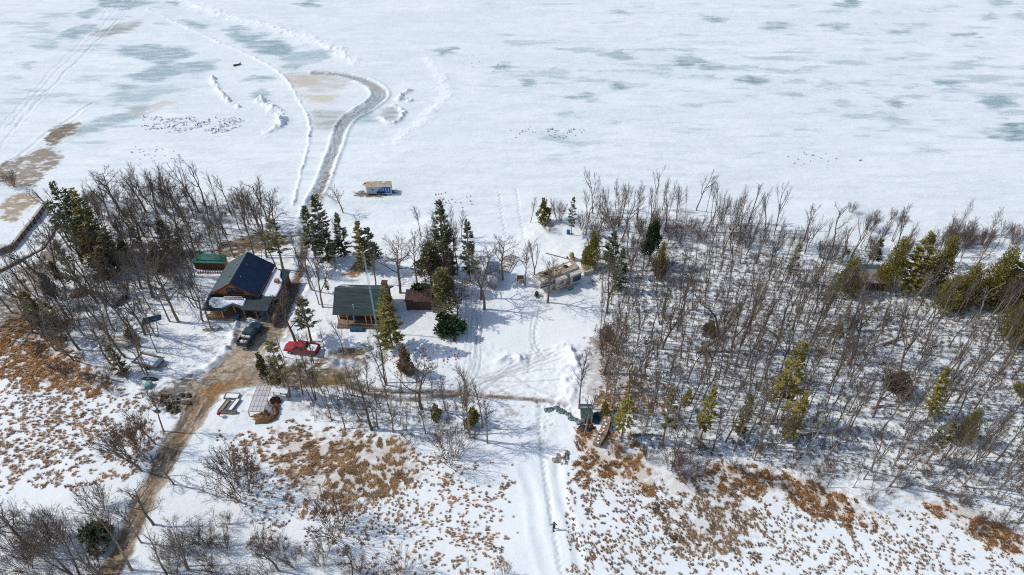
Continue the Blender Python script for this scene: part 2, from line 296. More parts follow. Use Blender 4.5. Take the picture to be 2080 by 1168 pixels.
road(LR, [1.2, 1.5, 1.8, 1.8, 1.8, 1.9, 2.2, 2.6, 3.3, 3.6, 3.0, 2.3, 1.9, 1.6], [(.33, .38, .37), (.24, .265, .25), (.36, .33, .26), (.60, .63, .63)], .55, -.2, 90, .30, .9)
patch([(640, 402), (650, 372), (664, 350), (672, 352), (660, 385), (650, 410)], (.23, .16, .11), LAKE_Z, .3, .8, 1, .85, 91)
patch([(385, 778), (440, 748), (470, 715), (484, 672), (550, 655), (600, 650), (575, 690), (530, 735), (560, 765), (470, 782), (400, 800)], (.44, .345, .235), 0, .6, 1.2, .8, .9, 92, .7, None, .55)
patch([(520, 660), (600, 560), (615, 565), (590, 640), (560, 700), (540, 720)], (.13, .11, .09), 0, .5, 1.0, .7, .7, 98, .6, None, .4)
patch([(455, 775), (490, 740), (560, 720), (600, 735), (540, 752), (480, 785)], (.17, .12, .07), 0, .4, 1.3, .8, .6, 97, 1.6, None, .4)
patch([(405, 795), (430, 776), (478, 768), (520, 765), (500, 776), (455, 790), (430, 812), (412, 808)], (.27, .155, .062), 0, .3, .35, 2, .95, 93, 1.5, .25, .08)
patch([(395, 825), (412, 812), (400, 845), (378, 862)], (.36, .23, .12), 0, .5, .4, 2, .8, 94, 1, .35, .12)
def hz(x, y):
    i = int(np.clip(np.searchsorted(gx, x) - 1, 0, NX - 2)); j = int(np.clip(np.searchsorted(gy, y) - 1, 0, NY - 2))
    fx = (x - gx[i]) / (gx[i + 1] - gx[i]); fy = (y - gy[j]) / (gy[j + 1] - gy[j])
    return float((Z[j, i] * (1 - fx) + Z[j, i + 1] * fx) * (1 - fy) + (Z[j + 1, i] * (1 - fx) + Z[j + 1, i + 1] * fx) * fy)
def hz_a(x, y):
    i = np.clip(np.searchsorted(gx, x) - 1, 0, NX - 2); j = np.clip(np.searchsorted(gy, y) - 1, 0, NY - 2)
    return Z[j, i]

# ------------------------------------------------------------------ materials
def mat(name, col, rough=.8, var=.25, scale=3.0, bump=0.0, metal=0.0, stretch=(1, 1, 1), hue=0.0, alt=None, coord='Object', spec=.3, alpha=1.0, trans=0.0):
    m = bpy.data.materials.new(name); m.use_nodes = True; n = m.node_tree.nodes; l = m.node_tree.links; b = n['Principled BSDF']
    b.inputs['Roughness'].default_value = rough; b.inputs['Metallic'].default_value = metal; b.inputs['Specular IOR Level'].default_value = spec
    tc = n.new('ShaderNodeTexCoord'); mp = n.new('ShaderNodeMapping'); mp.inputs['Scale'].default_value = stretch; l.new(tc.outputs[coord], mp.inputs[0])
    no = n.new('ShaderNodeTexNoise'); no.inputs['Scale'].default_value = scale; no.inputs['Detail'].default_value = 6; l.new(mp.outputs[0], no.inputs['Vector'])
    cr = n.new('ShaderNodeValToRGB'); e = cr.color_ramp.elements; a = alt or tuple(c * (1 - var) for c in col)
    e[0].position = .35; e[1].position = .65; e[0].color = (*a, 1); e[1].color = (*[min(1, c * (1 + (var if not alt else 0))) for c in col], 1)
    l.new(no.outputs['Fac'], cr.inputs[0]); out = cr.outputs[0]
    if hue:
        oi = n.new('ShaderNodeObjectInfo'); mx = n.new('ShaderNodeMix'); mx.data_type = 'RGBA'; mx.blend_type = 'MULTIPLY'; mx.inputs['Factor'].default_value = 1
        r2 = n.new('ShaderNodeValToRGB'); r2.color_ramp.elements[0].color = (1 - hue, 1 - hue, 1 - hue * .8, 1); r2.color_ramp.elements[1].color = (1 + hue, 1 + hue * .8, 1 + hue * .3, 1)
        l.new(oi.outputs['Random'], r2.inputs[0]); l.new(out, mx.inputs['A']); l.new(r2.outputs[0], mx.inputs['B']); out = mx.outputs['Result']
    l.new(out, b.inputs['Base Color'])
    if bump:
        bp = n.new('ShaderNodeBump'); bp.inputs['Strength'].default_value = bump; bp.inputs['Distance'].default_value = .1; l.new(no.outputs['Fac'], bp.inputs['Height']); l.new(bp.outputs[0], b.inputs['Normal'])
    if alpha < 1: b.inputs['Alpha'].default_value = alpha
    if trans: b.inputs['Transmission Weight'].default_value = trans
    return m
def tinted(m, lo=.45, hi=1.5):
    n = m.node_tree.nodes; l = m.node_tree.links; b = n['Principled BSDF']; src = b.inputs['Base Color'].links[0].from_socket
    at = n.new('ShaderNodeAttribute'); at.attribute_name = 'tn'; mr = n.new('ShaderNodeMapRange'); mr.inputs[3].default_value = lo; mr.inputs[4].default_value = hi; l.new(at.outputs['Fac'], mr.inputs[0])
    vm = n.new('ShaderNodeVectorMath'); vm.operation = 'SCALE'; l.new(src, vm.inputs[0]); l.new(mr.outputs[0], vm.inputs['Scale']); l.new(vm.outputs[0], b.inputs['Base Color']); return m
def terrain_mat():
    m = bpy.data.materials.new('snow_and_earth'); m.use_nodes = True; n = m.node_tree.nodes; l = m.node_tree.links; b = n['Principled BSDF']
    at = n.new('ShaderNodeAttribute'); at.attribute_name = 'col'; ar = n.new('ShaderNodeAttribute'); ar.attribute_name = 'rgh'
    tc = n.new('ShaderNodeTexCoord'); no = n.new('ShaderNodeTexNoise'); no.inputs['Scale'].default_value = 2.6; no.inputs['Detail'].default_value = 8; no.inputs['Roughness'].default_value = .7
    l.new(tc.outputs['Object'], no.inputs['Vector'])
    # speckle is stronger on dark (earth, ice) than on clean snow
    sp = n.new('ShaderNodeSeparateColor'); l.new(at.outputs['Color'], sp.inputs[0])
    inv = n.new('ShaderNodeMapRange'); inv.inputs[1].default_value = .25; inv.inputs[2].default_value = .8; inv.inputs[3].default_value = 1.0; inv.inputs[4].default_value = .12; l.new(sp.outputs[0], inv.inputs[0])
    mr = n.new('ShaderNodeMapRange'); mr.inputs[1].default_value = .3; mr.inputs[2].default_value = .7; mr.inputs[3].default_value = .55; mr.inputs[4].default_value = 1.5; l.new(no.outputs['Fac'], mr.inputs[0])
    mx = n.new('ShaderNodeMix'); mx.data_type = 'FLOAT'; mx.inputs['A'].default_value = 1.0; l.new(inv.outputs[0], mx.inputs['Factor']); l.new(mr.outputs[0], mx.inputs['B'])
    vm = n.new('ShaderNodeVectorMath'); vm.operation = 'SCALE'; l.new(at.outputs['Color'], vm.inputs[0]); l.new(mx.outputs['Result'], vm.inputs['Scale'])
    l.new(vm.outputs[0], b.inputs['Base Color']); l.new(ar.outputs['Fac'], b.inputs['Roughness']); b.inputs['Specular IOR Level'].default_value = .25
    n2 = n.new('ShaderNodeTexNoise'); n2.inputs['Scale'].default_value = 1.1; n2.inputs['Detail'].default_value = 9; n2.inputs['Roughness'].default_value = .65
    mp = n.new('ShaderNodeMapping'); mp.inputs['Scale'].default_value = (.45, 1.3, 1); l.new(tc.outputs['Object'], mp.inputs[0]); l.new(mp.outputs[0], n2.inputs['Vector'])
    bp = n.new('ShaderNodeBump'); bp.inputs['Strength'].default_value = .42; bp.inputs['Distance'].default_value = .22; l.new(n2.outputs['Fac'], bp.inputs['Height']); l.new(bp.outputs[0], b.inputs['Normal'])
    return m
M = dict(
    terrain=terrain_mat(),
    bark=mat('grey_brown_bark', (.25, .20, .155), .9, .35, 6, .4, hue=.22), twig=mat('twigs', (.145, .118, .096), .9, .25, 2, hue=.22),
    redtwig=mat('reddish_twigs', (.15, .10, .082), .9, .25, 2, hue=.2), pale=mat('pale_bark', (.36, .32, .26), .85, .3, 6, hue=.1),
    birch=mat('birch_bark', (.42, .38, .33), .8, .3, 5, alt=(.13, .11, .09)),
    spruce=mat('spruce_needles', (.082, .100, .042), .75, .45, 1.2, hue=.25), olive=mat('olive_cedar', (.25, .215, .045), .75, .45, 1.4, hue=.2),
    pine=mat('pine_needles', (.075, .12, .038), .75, .4, 1.5, hue=.2), scrag=mat('scraggly_pine', (.17, .15, .065), .8, .4, 1.5, hue=.2),
    rust=mat('dead_rust_needles', (.20, .10, .045), .85, .4, 2), deadolive=mat('dead_olive', (.22, .17, .105), .85, .4, 2, hue=.2),
    reed=tinted(mat('dry_reeds', (.40, .245, .12), .85, .35, .45)), reed2=tinted(mat('pale_reeds', (.35, .235, .14), .85, .35, .5)),
    leaf=tinted(mat('dead_fern', (.42, .21, .075), .85, .35, .8)),
    snow=mat('snow_cap', (.84, .86, .88), .7, .03, 3, .5), rubble=mat('earth_clods', (.13, .095, .06), .9, .4, 4, .5),
    roofL=mat('grey_green_shingles', (.070, .098, .098), .75, .35, 1.2, .2, stretch=(1, 6, 1)), roofC=mat('green_shingles', (.040, .062, .060), .8, .3, .9, .25, stretch=(.6, 5, 1)),
    roofShade=mat('shade_painted_shingles', (.008, .024, .060), .7, .35, 2.0, .2, stretch=(.5, 3, 1)),  # same shingles as the left slope, with shade painted in as blue-black
    porchroof=mat('slate_porch_roof', (.026, .046, .052), .7, .3, 2, .2), greenmetal=mat('green_sheet_metal', (.010, .12, .085), .5, .25, 2), greenmetal2=mat('dark_green_metal', (.05, .095, .095), .5, .25, 2),
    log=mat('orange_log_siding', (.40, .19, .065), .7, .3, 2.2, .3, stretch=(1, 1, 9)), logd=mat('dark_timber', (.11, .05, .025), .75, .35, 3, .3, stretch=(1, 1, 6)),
    trim=mat('red_trim', (.22, .035, .03), .6, .15, 3), white=mat('white_paint', (.78, .77, .75), .5, .06, 3), glass=mat('dark_window_glass', (.03, .04, .055), .12, .1, 2, spec=.6),
    brick=mat('brick', (.34, .17, .11), .85, .3, 9, .4), wood=mat('weathered_wood', (.26, .20, .145), .85, .3, 3, .3, stretch=(1, 6, 1)), deckw=mat('brown_deck_boards', (.24, .115, .05), .8, .3, 3, .2, stretch=(8, 1, 1)),
    greywood=mat('grey_wood', (.22, .205, .18), .9, .3, 3, .3), lumber=mat('pale_lumber', (.62, .46, .31), .75, .15, 4), orange=mat('orange_timber', (.62, .30, .11), .7, .2, 3),
    lumber2=mat('sunbleached_boards', (.40, .34, .26), .85, .2, 3), poly=mat('clear_corrugated_sheet', (.56, .57, .60), .35, .1, 3, alpha=.62), tarp=mat('brown_tarp', (.20, .11, .05), .7, .3, 2, .4), blacktarp=mat('black_tarp', (.022, .024, .034), .45, .3, 3, .6),
    bluetarp=mat('dark_blue_tarp', (.02, .075, .12), .5, .4, 3, .6), greentarp=mat('grey_green_tarp', (.16, .22, .22), .55, .35, 4, .8),
    rvwhite=mat('weathered_cream_panel', (.52, .49, .42), .5, .14, 1.6), rvroof=mat('dirty_tan_roof', (.40, .31, .21), .85, .25, 1.5), rvdark=mat('dark_brown_stripe', (.055, .04, .035), .5, .2, 3),
    navy=mat('navy_panel', (.012, .045, .12), .35, .15, 3), blue=mat('bright_blue_panel', (.006, .11, .38), .4, .1, 3), grey=mat('light_grey_panel', (.40, .42, .48), .5, .06, 3),
    black=mat('black_rubber', (.02, .02, .022), .8, .2, 4), steel=mat('dull_steel', (.32, .33, .34), .45, .2, 4, metal=.5), tower=mat('galvanised_teal', (.36, .55, .55), .5, .15, 3),
    truck=mat('blue_black_car_paint', (.028, .055, .085), .25, .15, 2, spec=.6), red=mat('red_car_paint', (.40, .022, .026), .42, .2, 2, spec=.5), silver=mat('brushed_silver', (.34, .345, .38), .45, .25, 2, metal=.2),
    cream=mat('cream_fibreglass', (.56, .52, .40), .6, .2, 3), yellow=mat('faded_yellow_paint', (.48, .42, .14), .6, .2, 3), mixer=mat('rusty_orange_paint', (.50, .22, .10), .7, .3, 5),
    teal=mat('pale_teal_plastic', (.16, .38, .34), .5, .1, 3), green=mat('green_plastic', (.01, .28, .20), .5, .1, 3), ball=mat('red_plastic', (.60, .012, .03), .4, .1, 3), stone=mat('fieldstone', (.30, .25, .21), .9, .4, 5, .6),
    cloth=mat('dark_green_cloth', (.028, .075, .055), .9, .3, 6), clothd=mat('black_cloth', (.02, .025, .025), .9, .3, 6), skin=mat('skin', (.45, .27, .20), .6, .1, 6), firewood=mat('split_firewood', (.36, .26, .17), .9, .45, 7, .4),
    brownwood=mat('dark_brown_shed', (.085, .05, .04), .85, .3, 2, .2, stretch=(1, 6, 1)), bark2=mat('brown_oak_bark', (.20, .145, .10), .9, .3, 5, .4, hue=.15),
)

# ------------------------------------------------------------------ object helpers
COL = SC.collection
def mesh_np(name, V, F4, mats, smooth=False, F3=None, idx=None):
    me = bpy.data.meshes.new(name); V = np.asarray(V, np.float32).reshape(-1, 3)
    F4 = np.zeros((0, 4), np.int32) if F4 is None else np.asarray(F4, np.int32).reshape(-1, 4)
    F3 = np.zeros((0, 3), np.int32) if F3 is None else np.asarray(F3, np.int32).reshape(-1, 3)
    me.vertices.add(len(V)); me.vertices.foreach_set('co', V.ravel())
    nl = F4.size + F3.size; nf = len(F4) + len(F3); me.loops.add(nl); me.loops.foreach_set('vertex_index', np.r_[F4.ravel(), F3.ravel()].astype(np.int32))
    me.polygons.add(nf); me.polygons.foreach_set('loop_start', np.r_[np.arange(len(F4)) * 4, F4.size + np.arange(len(F3)) * 3].astype(np.int32))
    if smooth: me.polygons.foreach_set('use_smooth', np.ones(nf, bool))
    for m in (mats if isinstance(mats, (list, tuple)) else [mats]): me.materials.append(m)
    if idx is not None: me.polygons.foreach_set('material_index', np.asarray(idx, np.int32))
    me.update(calc_edges=True); return me
def thing(name, label, cat, loc=(0, 0, 0), rz=0.0, group=None, data=None):
    o = bpy.data.objects.new(name, data); COL.objects.link(o); o.location = loc; o.rotation_euler = (0, 0, rz)
    if data is None: o.empty_display_size = .3
    o['label'] = label; o['category'] = cat
    if group: o['group'] = group
    return o
def part(name, me, parent, label=None):
    o = bpy.data.objects.new(name, me); COL.objects.link(o); o.parent = parent
    if label: o['label'] = label
    return o
def copy_thing(root, loc, rz=0.0, scale=None, label=None, group=None):
    r = root.copy(); COL.objects.link(r); r.location = loc; r.rotation_euler = (0, 0, rz)
    if scale: r.scale = scale
    if label: r['label'] = label
    if group: r['group'] = group
    for ch in list(root.children):
        c = ch.copy(); COL.objects.link(c); c.parent = r
        for g in list(ch.children):
            d = g.copy(); COL.objects.link(d); d.parent = c
    return r
class MB:
    def __init__(s): s.v = []; s.f = []
    def add(s, vs, fs):
        b = len(s.v); s.v += [tuple(v) for v in vs]; s.f += [tuple(i + b for i in f) for f in fs]; return s
    def box(s, x, y, z, sx, sy, sz, rz=0.0, tilt=None):      # centre x,y ; bottom z
        c, n = math.cos(rz), math.sin(rz); vs = []
        for k in (0, 1):
            for a, b in ((-1, -1), (1, -1), (1, 1), (-1, 1)):
                dx, dy = a * sx / 2, b * sy / 2; vs.append((x + dx * c - dy * n, y + dx * n + dy * c, z + k * sz))
        return s.add(vs, [(3, 2, 1, 0), (4, 5, 6, 7), (0, 1, 5, 4), (1, 2, 6, 5), (2, 3, 7, 6), (3, 0, 4, 7)])
    def prism(s, prof, axis, a, b):                          # closed 2D profile swept along an axis
        n = len(prof); vs = []
        for t in (a, b):
            for p, q in prof: vs.append({'x': (t, p, q), 'y': (p, t, q), 'z': (p, q, t)}[axis])
        return s.add(vs, [tuple(range(n))[::-1], tuple(range(n, 2 * n))] + [(i, (i + 1) % n, n + (i + 1) % n, n + i) for i in range(n)])
    def tube(s, p, q, r, r2=None, k=8):
        p = Vector(p); q = Vector(q); d = (q - p).normalized(); a = d.orthogonal().normalized(); b = d.cross(a); r2 = r if r2 is None else r2; vs = []
        for c, rr in ((p, r), (q, r2)):
            for i in range(k): t = 2 * math.pi * i / k; vs.append(c + (a * math.cos(t) + b * math.sin(t)) * rr)
        return s.add(vs, [tuple(range(k))[::-1], tuple(range(k, 2 * k))] + [(i, (i + 1) % k, k + (i + 1) % k, k + i) for i in range(k)])
    def quad(s, a, b, c, d, th=.04):                         # slab with thickness below the quad
        a, b, c, d = map(Vector, (a, b, c, d)); n = (b - a).cross(d - a).normalized() * th
        return s.add([a - n, b - n, c - n, d - n, a, b, c, d], [(3, 2, 1, 0), (4, 5, 6, 7), (0, 1, 5, 4), (1, 2, 6, 5), (2, 3, 7, 6), (3, 0, 4, 7)])
    def blob(s, x, y, z, rx, ry, rz_, seed=0, k=12, j=6, amp=.25, low=-.2):
        R = random.Random(seed); vs = []; fs = []
        for a in range(j + 1):
            ph = low + (math.pi / 2 - low) * a / j
            for b in range(k):
                t = 2 * math.pi * b / k; q = 1 + R.uniform(-amp, amp); vs.append((x + rx * q * math.cos(ph) * math.cos(t), y + ry * q * math.cos(ph) * math.sin(t), z + rz_ * q * math.sin(ph)))
        for a in range(j):
            for b in range(k): fs.append((a * k + b, a * k + (b + 1) % k, (a + 1) * k + (b + 1) % k, (a + 1) * k + b))
        fs.append(tuple(range(k))[::-1]); fs.append(tuple(j * k + b for b in range(k))); return s.add(vs, fs)
    def mesh(s, name, m, smooth=False, bevel=0.0):
        me = bpy.data.meshes.new(name); me.from_pydata(s.v, [], s.f); me.materials.append(m)
        if smooth:
            for p in me.polygons: p.use_smooth = True
        if bevel:
            import bmesh; bm = bmesh.new(); bm.from_mesh(me); bmesh.ops.bevel(bm, geom=list(bm.edges), offset=bevel, segments=2, affect='EDGES', clamp_overlap=True); bm.to_mesh(me); bm.free()
        me.update(); return me
def at(px, py, z=None, zz=0.0):
    x, y = G(px, py, zz); return (x, y, hz(x, y) if z is None else z)

# ------------------------------------------------------------------ terrain objects
def build_terrain():
    rm = roadmask & (sdl < 1.0); sdf = sdl + 0
    fx = (slice(0, NY - 1), slice(0, NX - 1))
    lakeF = (sdf[fx] > 0) & ~(roadmask[fx]); marshF = lakeF & (Y[fx] < 75); lakeF &= ~marshF
    roadF = rm[fx]; iceroadF = roadmask[fx] & ~roadF; landF = ~(lakeF | marshF | roadF | iceroadF)
    vid = np.arange(NX * NY).reshape(NY, NX)
    q = np.stack([vid[:-1, :-1], vid[:-1, 1:], vid[1:, 1:], vid[1:, :-1]], -1)
    V = np.stack([X, Y, Z], -1).reshape(-1, 3); Cf = C.reshape(-1, 3); Rf = RG.reshape(-1)
    for nm, msk in (('snowy_ground', landF), ('frozen_lake', lakeF), ('frozen_marsh', marshF), ('dirt_road', roadF), ('ice_road', iceroadF)):
        f = q[msk]; u, inv = np.unique(f.ravel(), return_inverse=True)
        me = mesh_np(nm, V[u], inv.reshape(-1, 4), M['terrain'], True)
        a = me.attributes.new('col', 'FLOAT_COLOR', 'POINT'); cc = np.ones((len(u), 4), np.float32); cc[:, :3] = np.clip(Cf[u], 0.01, .92); a.data.foreach_set('color', cc.ravel())
        b = me.attributes.new('rgh', 'FLOAT', 'POINT'); b.data.foreach_set('value', Rf[u].astype(np.float32))
        o = bpy.data.objects.new(nm, me); COL.objects.link(o); o['kind'] = 'structure'
build_terrain()

# ------------------------------------------------------------------ bare trees
def tubes(lines):
    Vs = []; Fs = []; b = 0
    for pts, r, k in lines:
        n = len(pts); d = pts[-1] - pts[0]; d = d / (np.linalg.norm(d) + 1e-9)
        a = np.cross(d, (0, 0, 1.0) if abs(d[2]) < .9 else (1.0, 0, 0)); a /= np.linalg.norm(a); c = np.cross(d, a)
        th = np.arange(k) * 2 * math.pi / k
        ring = np.cos(th)[:, None] * a + np.sin(th)[:, None] * c
        Vs.append((pts[:, None, :] + ring[None] * r[:, None, None]).reshape(-1, 3))
        i = (np.arange(n - 1) * k)[:, None]; j = np.arange(k)[None]; j2 = (j + 1) % k
        Fs.append((b + np.stack([i + j, i + j2, i + k + j2, i + k + j], -1)).reshape(-1, 4)); b += n * k
    return np.concatenate(Vs), np.concatenate(Fs)
def grow(R, p, d, L, r, lv, P, out):
    n = P['n'][lv]; pts = [p]; step = L / n; dd = d.copy(); w_ = P['wob'][lv]; up = P['up'][lv]
    for i in range(n):
        dd = dd + R.normal(0, w_, 3); dd[2] += up; dd /= np.linalg.norm(dd); p = p + dd * step; pts.append(p)
    pts = np.array(pts); t = np.linspace(0, 1, n + 1); rr = np.maximum(r * (1 - t * P['taper'][lv]), P['rmin'])
    out[0 if lv == 0 else 1].append((pts, rr, P['k'][lv]))
    if lv + 1 >= len(P['n']): return
    nc = P['nc'][lv]; nc = max(1, int(round(nc * R.uniform(.8, 1.2)))); t0 = P['t0'][lv]
    ph = R.uniform(0, 6.28)
    for c in range(nc):
        t_ = t0 + (1 - t0) * ((c + R.uniform(0, .9)) / nc) ** P.get('pw', .9); f = t_ * n; i = min(int(f), n - 1); q = pts[i] + (pts[i + 1] - pts[i]) * (f - i); ax = pts[i + 1] - pts[i]; ax = ax / np.linalg.norm(ax)
        ph += 2.4 + R.normal(0, .4); a = np.cross(ax, (0, 0, 1.0) if abs(ax[2]) < .95 else (1.0, 0, 0)); a /= np.linalg.norm(a); b = np.cross(ax, a)
        side = a * math.cos(ph) + b * math.sin(ph); an = R.normal(P['ang'][lv], .15)
        cd = ax * math.cos(an) + side * math.sin(an); cd /= np.linalg.norm(cd)
        cl_ = L * P['len'][lv] * R.uniform(.7, 1.25) * (1 - .55 * (t_ - t0) / (1 - t0 + 1e-6)); cr_ = min(rr[i] * .75, r * P['rr'][lv])
        grow(R, q, cd, cl_, cr_, lv + 1, P, out)
OAK = dict(n=[9, 6, 4, 3, 2], wob=[.06, .12, .12, .14, .15], up=[.03, .05, .05, .03, .02], taper=[.8, .75, .7, .6, .5], k=[7, 5, 3, 3, 3], nc=[13, 8, 6, 4], t0=[.32, .2, .15, .1], ang=[.95, .75, .7, .65], len=[.46, .46, .5, .55], rr=[.38, .38, .42, .5], rmin=.008)
SLIM = dict(n=[10, 5, 4, 2], wob=[.04, .08, .10, .13], up=[.02, .10, .06, .03], taper=[.82, .7, .6, .5], k=[6, 4, 3, 3], nc=[15, 7, 5], t0=[.42, .15, .1], ang=[.55, .55, .6], len=[.27, .5, .5], rr=[.34, .40, .45], rmin=.0075)
FORK = dict(n=[8, 7, 5, 3, 2], wob=[.08, .09, .11, .13, .15], up=[.02, .10, .07, .04, .02], taper=[.7, .75, .7, .6, .5], k=[7, 5, 3, 3, 3], nc=[5, 7, 6, 4], t0=[.35, .3, .15, .1], ang=[.5, .55, .6, .6], len=[.62, .36, .5, .5], rr=[.62, .34, .4, .45], rmin=.0075)
SAP = dict(n=[6, 3, 2], wob=[.05, .08, .12], up=[.02, .12, .05], taper=[.8, .6, .5], k=[4, 3, 3], nc=[14, 7], t0=[.3, .15], ang=[.55, .55], len=[.24, .45], rr=[.4, .5], rmin=.009)
BUSH = dict(n=[5, 4, 3], wob=[.07, .10, .13], up=[.05, .05, .03], taper=[.7, .6, .5], k=[4, 3, 3], nc=[7, 6], t0=[.3, .15], ang=[.42, .5], len=[.42, .5], rr=[.45, .5], rmin=.0065)
def bare(seed, P, H, r, stems=1, lean=.05, fan=.0):
    R = np.random.default_rng(seed); out = ([], [])
    for s in range(stems):
        a = R.uniform(0, 6.28); off = (0 if stems == 1 else R.uniform(.1, .35) * (1 + fan)); tl = lean if stems == 1 else R.uniform(.3, 1) * (.12 + fan)
        d = np.array([math.cos(a) * tl, math.sin(a) * tl, 1.0]); d /= np.linalg.norm(d)
        h = H * (1 if s == 0 else R.uniform(.7, 1.0)); grow(R, np.array([math.cos(a) * off, math.sin(a) * off, -.25]), d, h + .25, r * (1 if s == 0 else R.uniform(.6, .9)), 0, P, out)
    zmax = max(l[0][:, 2].max() for l in out[0] + out[1]); k = H / zmax
    for g in out:
        for l in g: l[0][:] *= k
    return out
PARK = (0, -60, 0)
def tree_proto(name, label, cat, out, mt, mb, bn='branches'):
    root = bpy.data.objects.new(name, None); root['label'] = label; root['category'] = cat; root.empty_display_size = .3
    V, F = tubes(out[0]); tr = bpy.data.objects.new('trunk', mesh_np('trunk', V, F, mt, True)); V, F = tubes(out[1]); br = bpy.data.objects.new(bn, mesh_np(bn, V, F, mb, True))
    return dict(root=root, parts=[tr, br], H=max(o.bound_box[6][2] for o in (tr, br)), cat=cat, name=name)
def place(pr, x, y, H, rz, label, group=None, lean=None, wide=1.0, name=None, cat=None, sink=0.0):
    r = bpy.data.objects.new(name or pr['name'], None); COL.objects.link(r); r.empty_display_size = .3
    s = H / pr['H']; r.location = (x, y, hz(x, y) - sink); r.scale = (s * wide, s * wide, s); r.rotation_euler = (lean[0] if lean else 0, lean[1] if lean else 0, rz)
    r['label'] = label; r['category'] = cat or pr['cat']
    if group: r['group'] = group
    for p in pr['parts']:
        c = p.copy(); COL.objects.link(c); c.parent = r
    return r
def bare_protos(tag, n, P, H, r, seed, **kw):
    bm_ = kw.pop('mt', M['bark']); tm = kw.pop('mb', M['twig']); nm = kw.pop('name', 'bare_tree'); cat = kw.pop('cat', 'tree')
    return [tree_proto(nm, tag, cat, bare(seed + i, P, H, r, **kw), bm_, tm) for i in range(n)]
OAKS = bare_protos('', 4, OAK, 11, .23, 100, mt=M['bark2'], name='oak_tree', cat='oak')
FORKS = bare_protos('', 4, FORK, 12, .20, 200, name='forked_tree')
SLIMS = bare_protos('', 7, SLIM, 13, .17, 300, name='slender_tree')
MULTI = bare_protos('', 3, SLIM, 11, .13, 400, stems=3, fan=.1, name='many_stemmed_tree')
SAPS = bare_protos('', 4, SAP, 6, .05, 500, name='sapling', cat='sapling')
BUSHES = bare_protos('', 4, BUSH, 3.6, .024, 600, stems=24, fan=.40, name='leafless_shrub', cat='shrub', mt=M['redtwig'], mb=M['redtwig'])
PALES = bare_protos('', 2, FORK, 9, .13, 700, mt=M['pale'], mb=M['pale'], name='pale_bare_tree')
BIRCH = bare_protos('', 2, SLIM, 13, .13, 720, mt=M['birch'], name='birch_tree', stems=1)
TWIGGY = bare_protos('', 2, dict(OAK, nc=[16, 8, 6, 4], t0=[.25, .2, .2, .1], rmin=.012), 7, .13, 740, name='twiggy_tree')

# ------------------------------------------------------------------ conifers
def leaves(P0, D, L, W_, R):    # diamond-shaped sprays
    P0 = np.asarray(P0); D = np.asarray(D); n = len(P0); D = D / np.linalg.norm(D, axis=1, keepdims=True)
    s = np.cross(D, R.normal(0, 1, (n, 3)) * .45 + (0, 0, 1)); s /= np.linalg.norm(s, axis=1, keepdims=True) + 1e-9
    L = np.asarray(L)[:, None]; W_ = np.asarray(W_)[:, None]
    V = np.stack([P0, P0 + D * L * .45 + s * W_, P0 + D * L, P0 + D * L * .45 - s * W_], 1).reshape(-1, 3)
    return V, np.arange(4 * n).reshape(-1, 4)
def spruce(seed, H, rad_, first=.10, gap=.42, droop=.25, dens=1.0, nb=7, mt=None, lopsided=0, mb=None, name='spruce_tree'):
    R = np.random.default_rng(seed); tr = [(np.array([[0, 0, -.2], [R.normal(0, .1), R.normal(0, .1), H * .5], [0, 0, H]]), np.array([.012 * H + .03, .008 * H, .02]), 6)]
    P0 = []; D = []; L = []; z = H * first; br = []
    while z < H - .15:
        t = z / H; k = max(3, int(nb * (1 - .4 * t))); Rb = rad_ * (1 - t) ** .75 * (1 - .45 * max(0, (.22 - t) / .22)) + .12
        for b in range(k):
            if R.random() < .13: continue
            a = R.uniform(0, 6.28); lb = Rb * R.uniform(.6, 1.15); el = -droop * (1 - t) + .5 * t + R.normal(0, .07)
            n = max(3, int(lb / .15)); p = np.array([0, 0, z + R.uniform(-.15, .15)]); pts = [p.copy()]
            for i in range(n):
                e = el + .35 * (i / n) * (1 - t); d = np.array([math.cos(a) * math.cos(e), math.sin(a) * math.cos(e), math.sin(e)]); p = p + d * lb / n; pts.append(p.copy())
                if i < n * .18 and t < .8: continue
                sl = (.10 + .30 * (1 - i / n)) * min(1, lb / 1.2 + .3); lat = np.array([-math.sin(a), math.cos(a), 0])
                for sg in (-1, 1):
                    for q in range(int(1 + dens * R.uniform(.8, 1.9))):
                        P0.append(p + R.normal(0, .03, 3)); D.append(d * R.uniform(.5, 1) + lat * sg * R.uniform(.5, 1.0) + np.array([0, 0, R.uniform(-.35, .15)])); L.append(sl * R.uniform(.7, 1.3) + .10)
                P0.append(p); D.append(d + R.normal(0, .2, 3)); L.append(.28)
            br.append((np.array([pts[0], pts[len(pts) // 2], pts[-1]]), np.array([.03, .02, .008]), 3))
        z += gap * R.uniform(.75, 1.25) * (1 - .45 * t)
    V, F = leaves(P0, D, L, np.array(L) * .24, R); tv, tf = tubes(tr + br)
    root = bpy.data.objects.new(name, None)
    return dict(root=root, parts=[bpy.data.objects.new('trunk', mesh_np('trunk', tv, tf, mb or M['bark'], True)), bpy.data.objects.new('crown', mesh_np('crown', V, F, mt or M['spruce']))], H=H, cat='spruce', name=name)
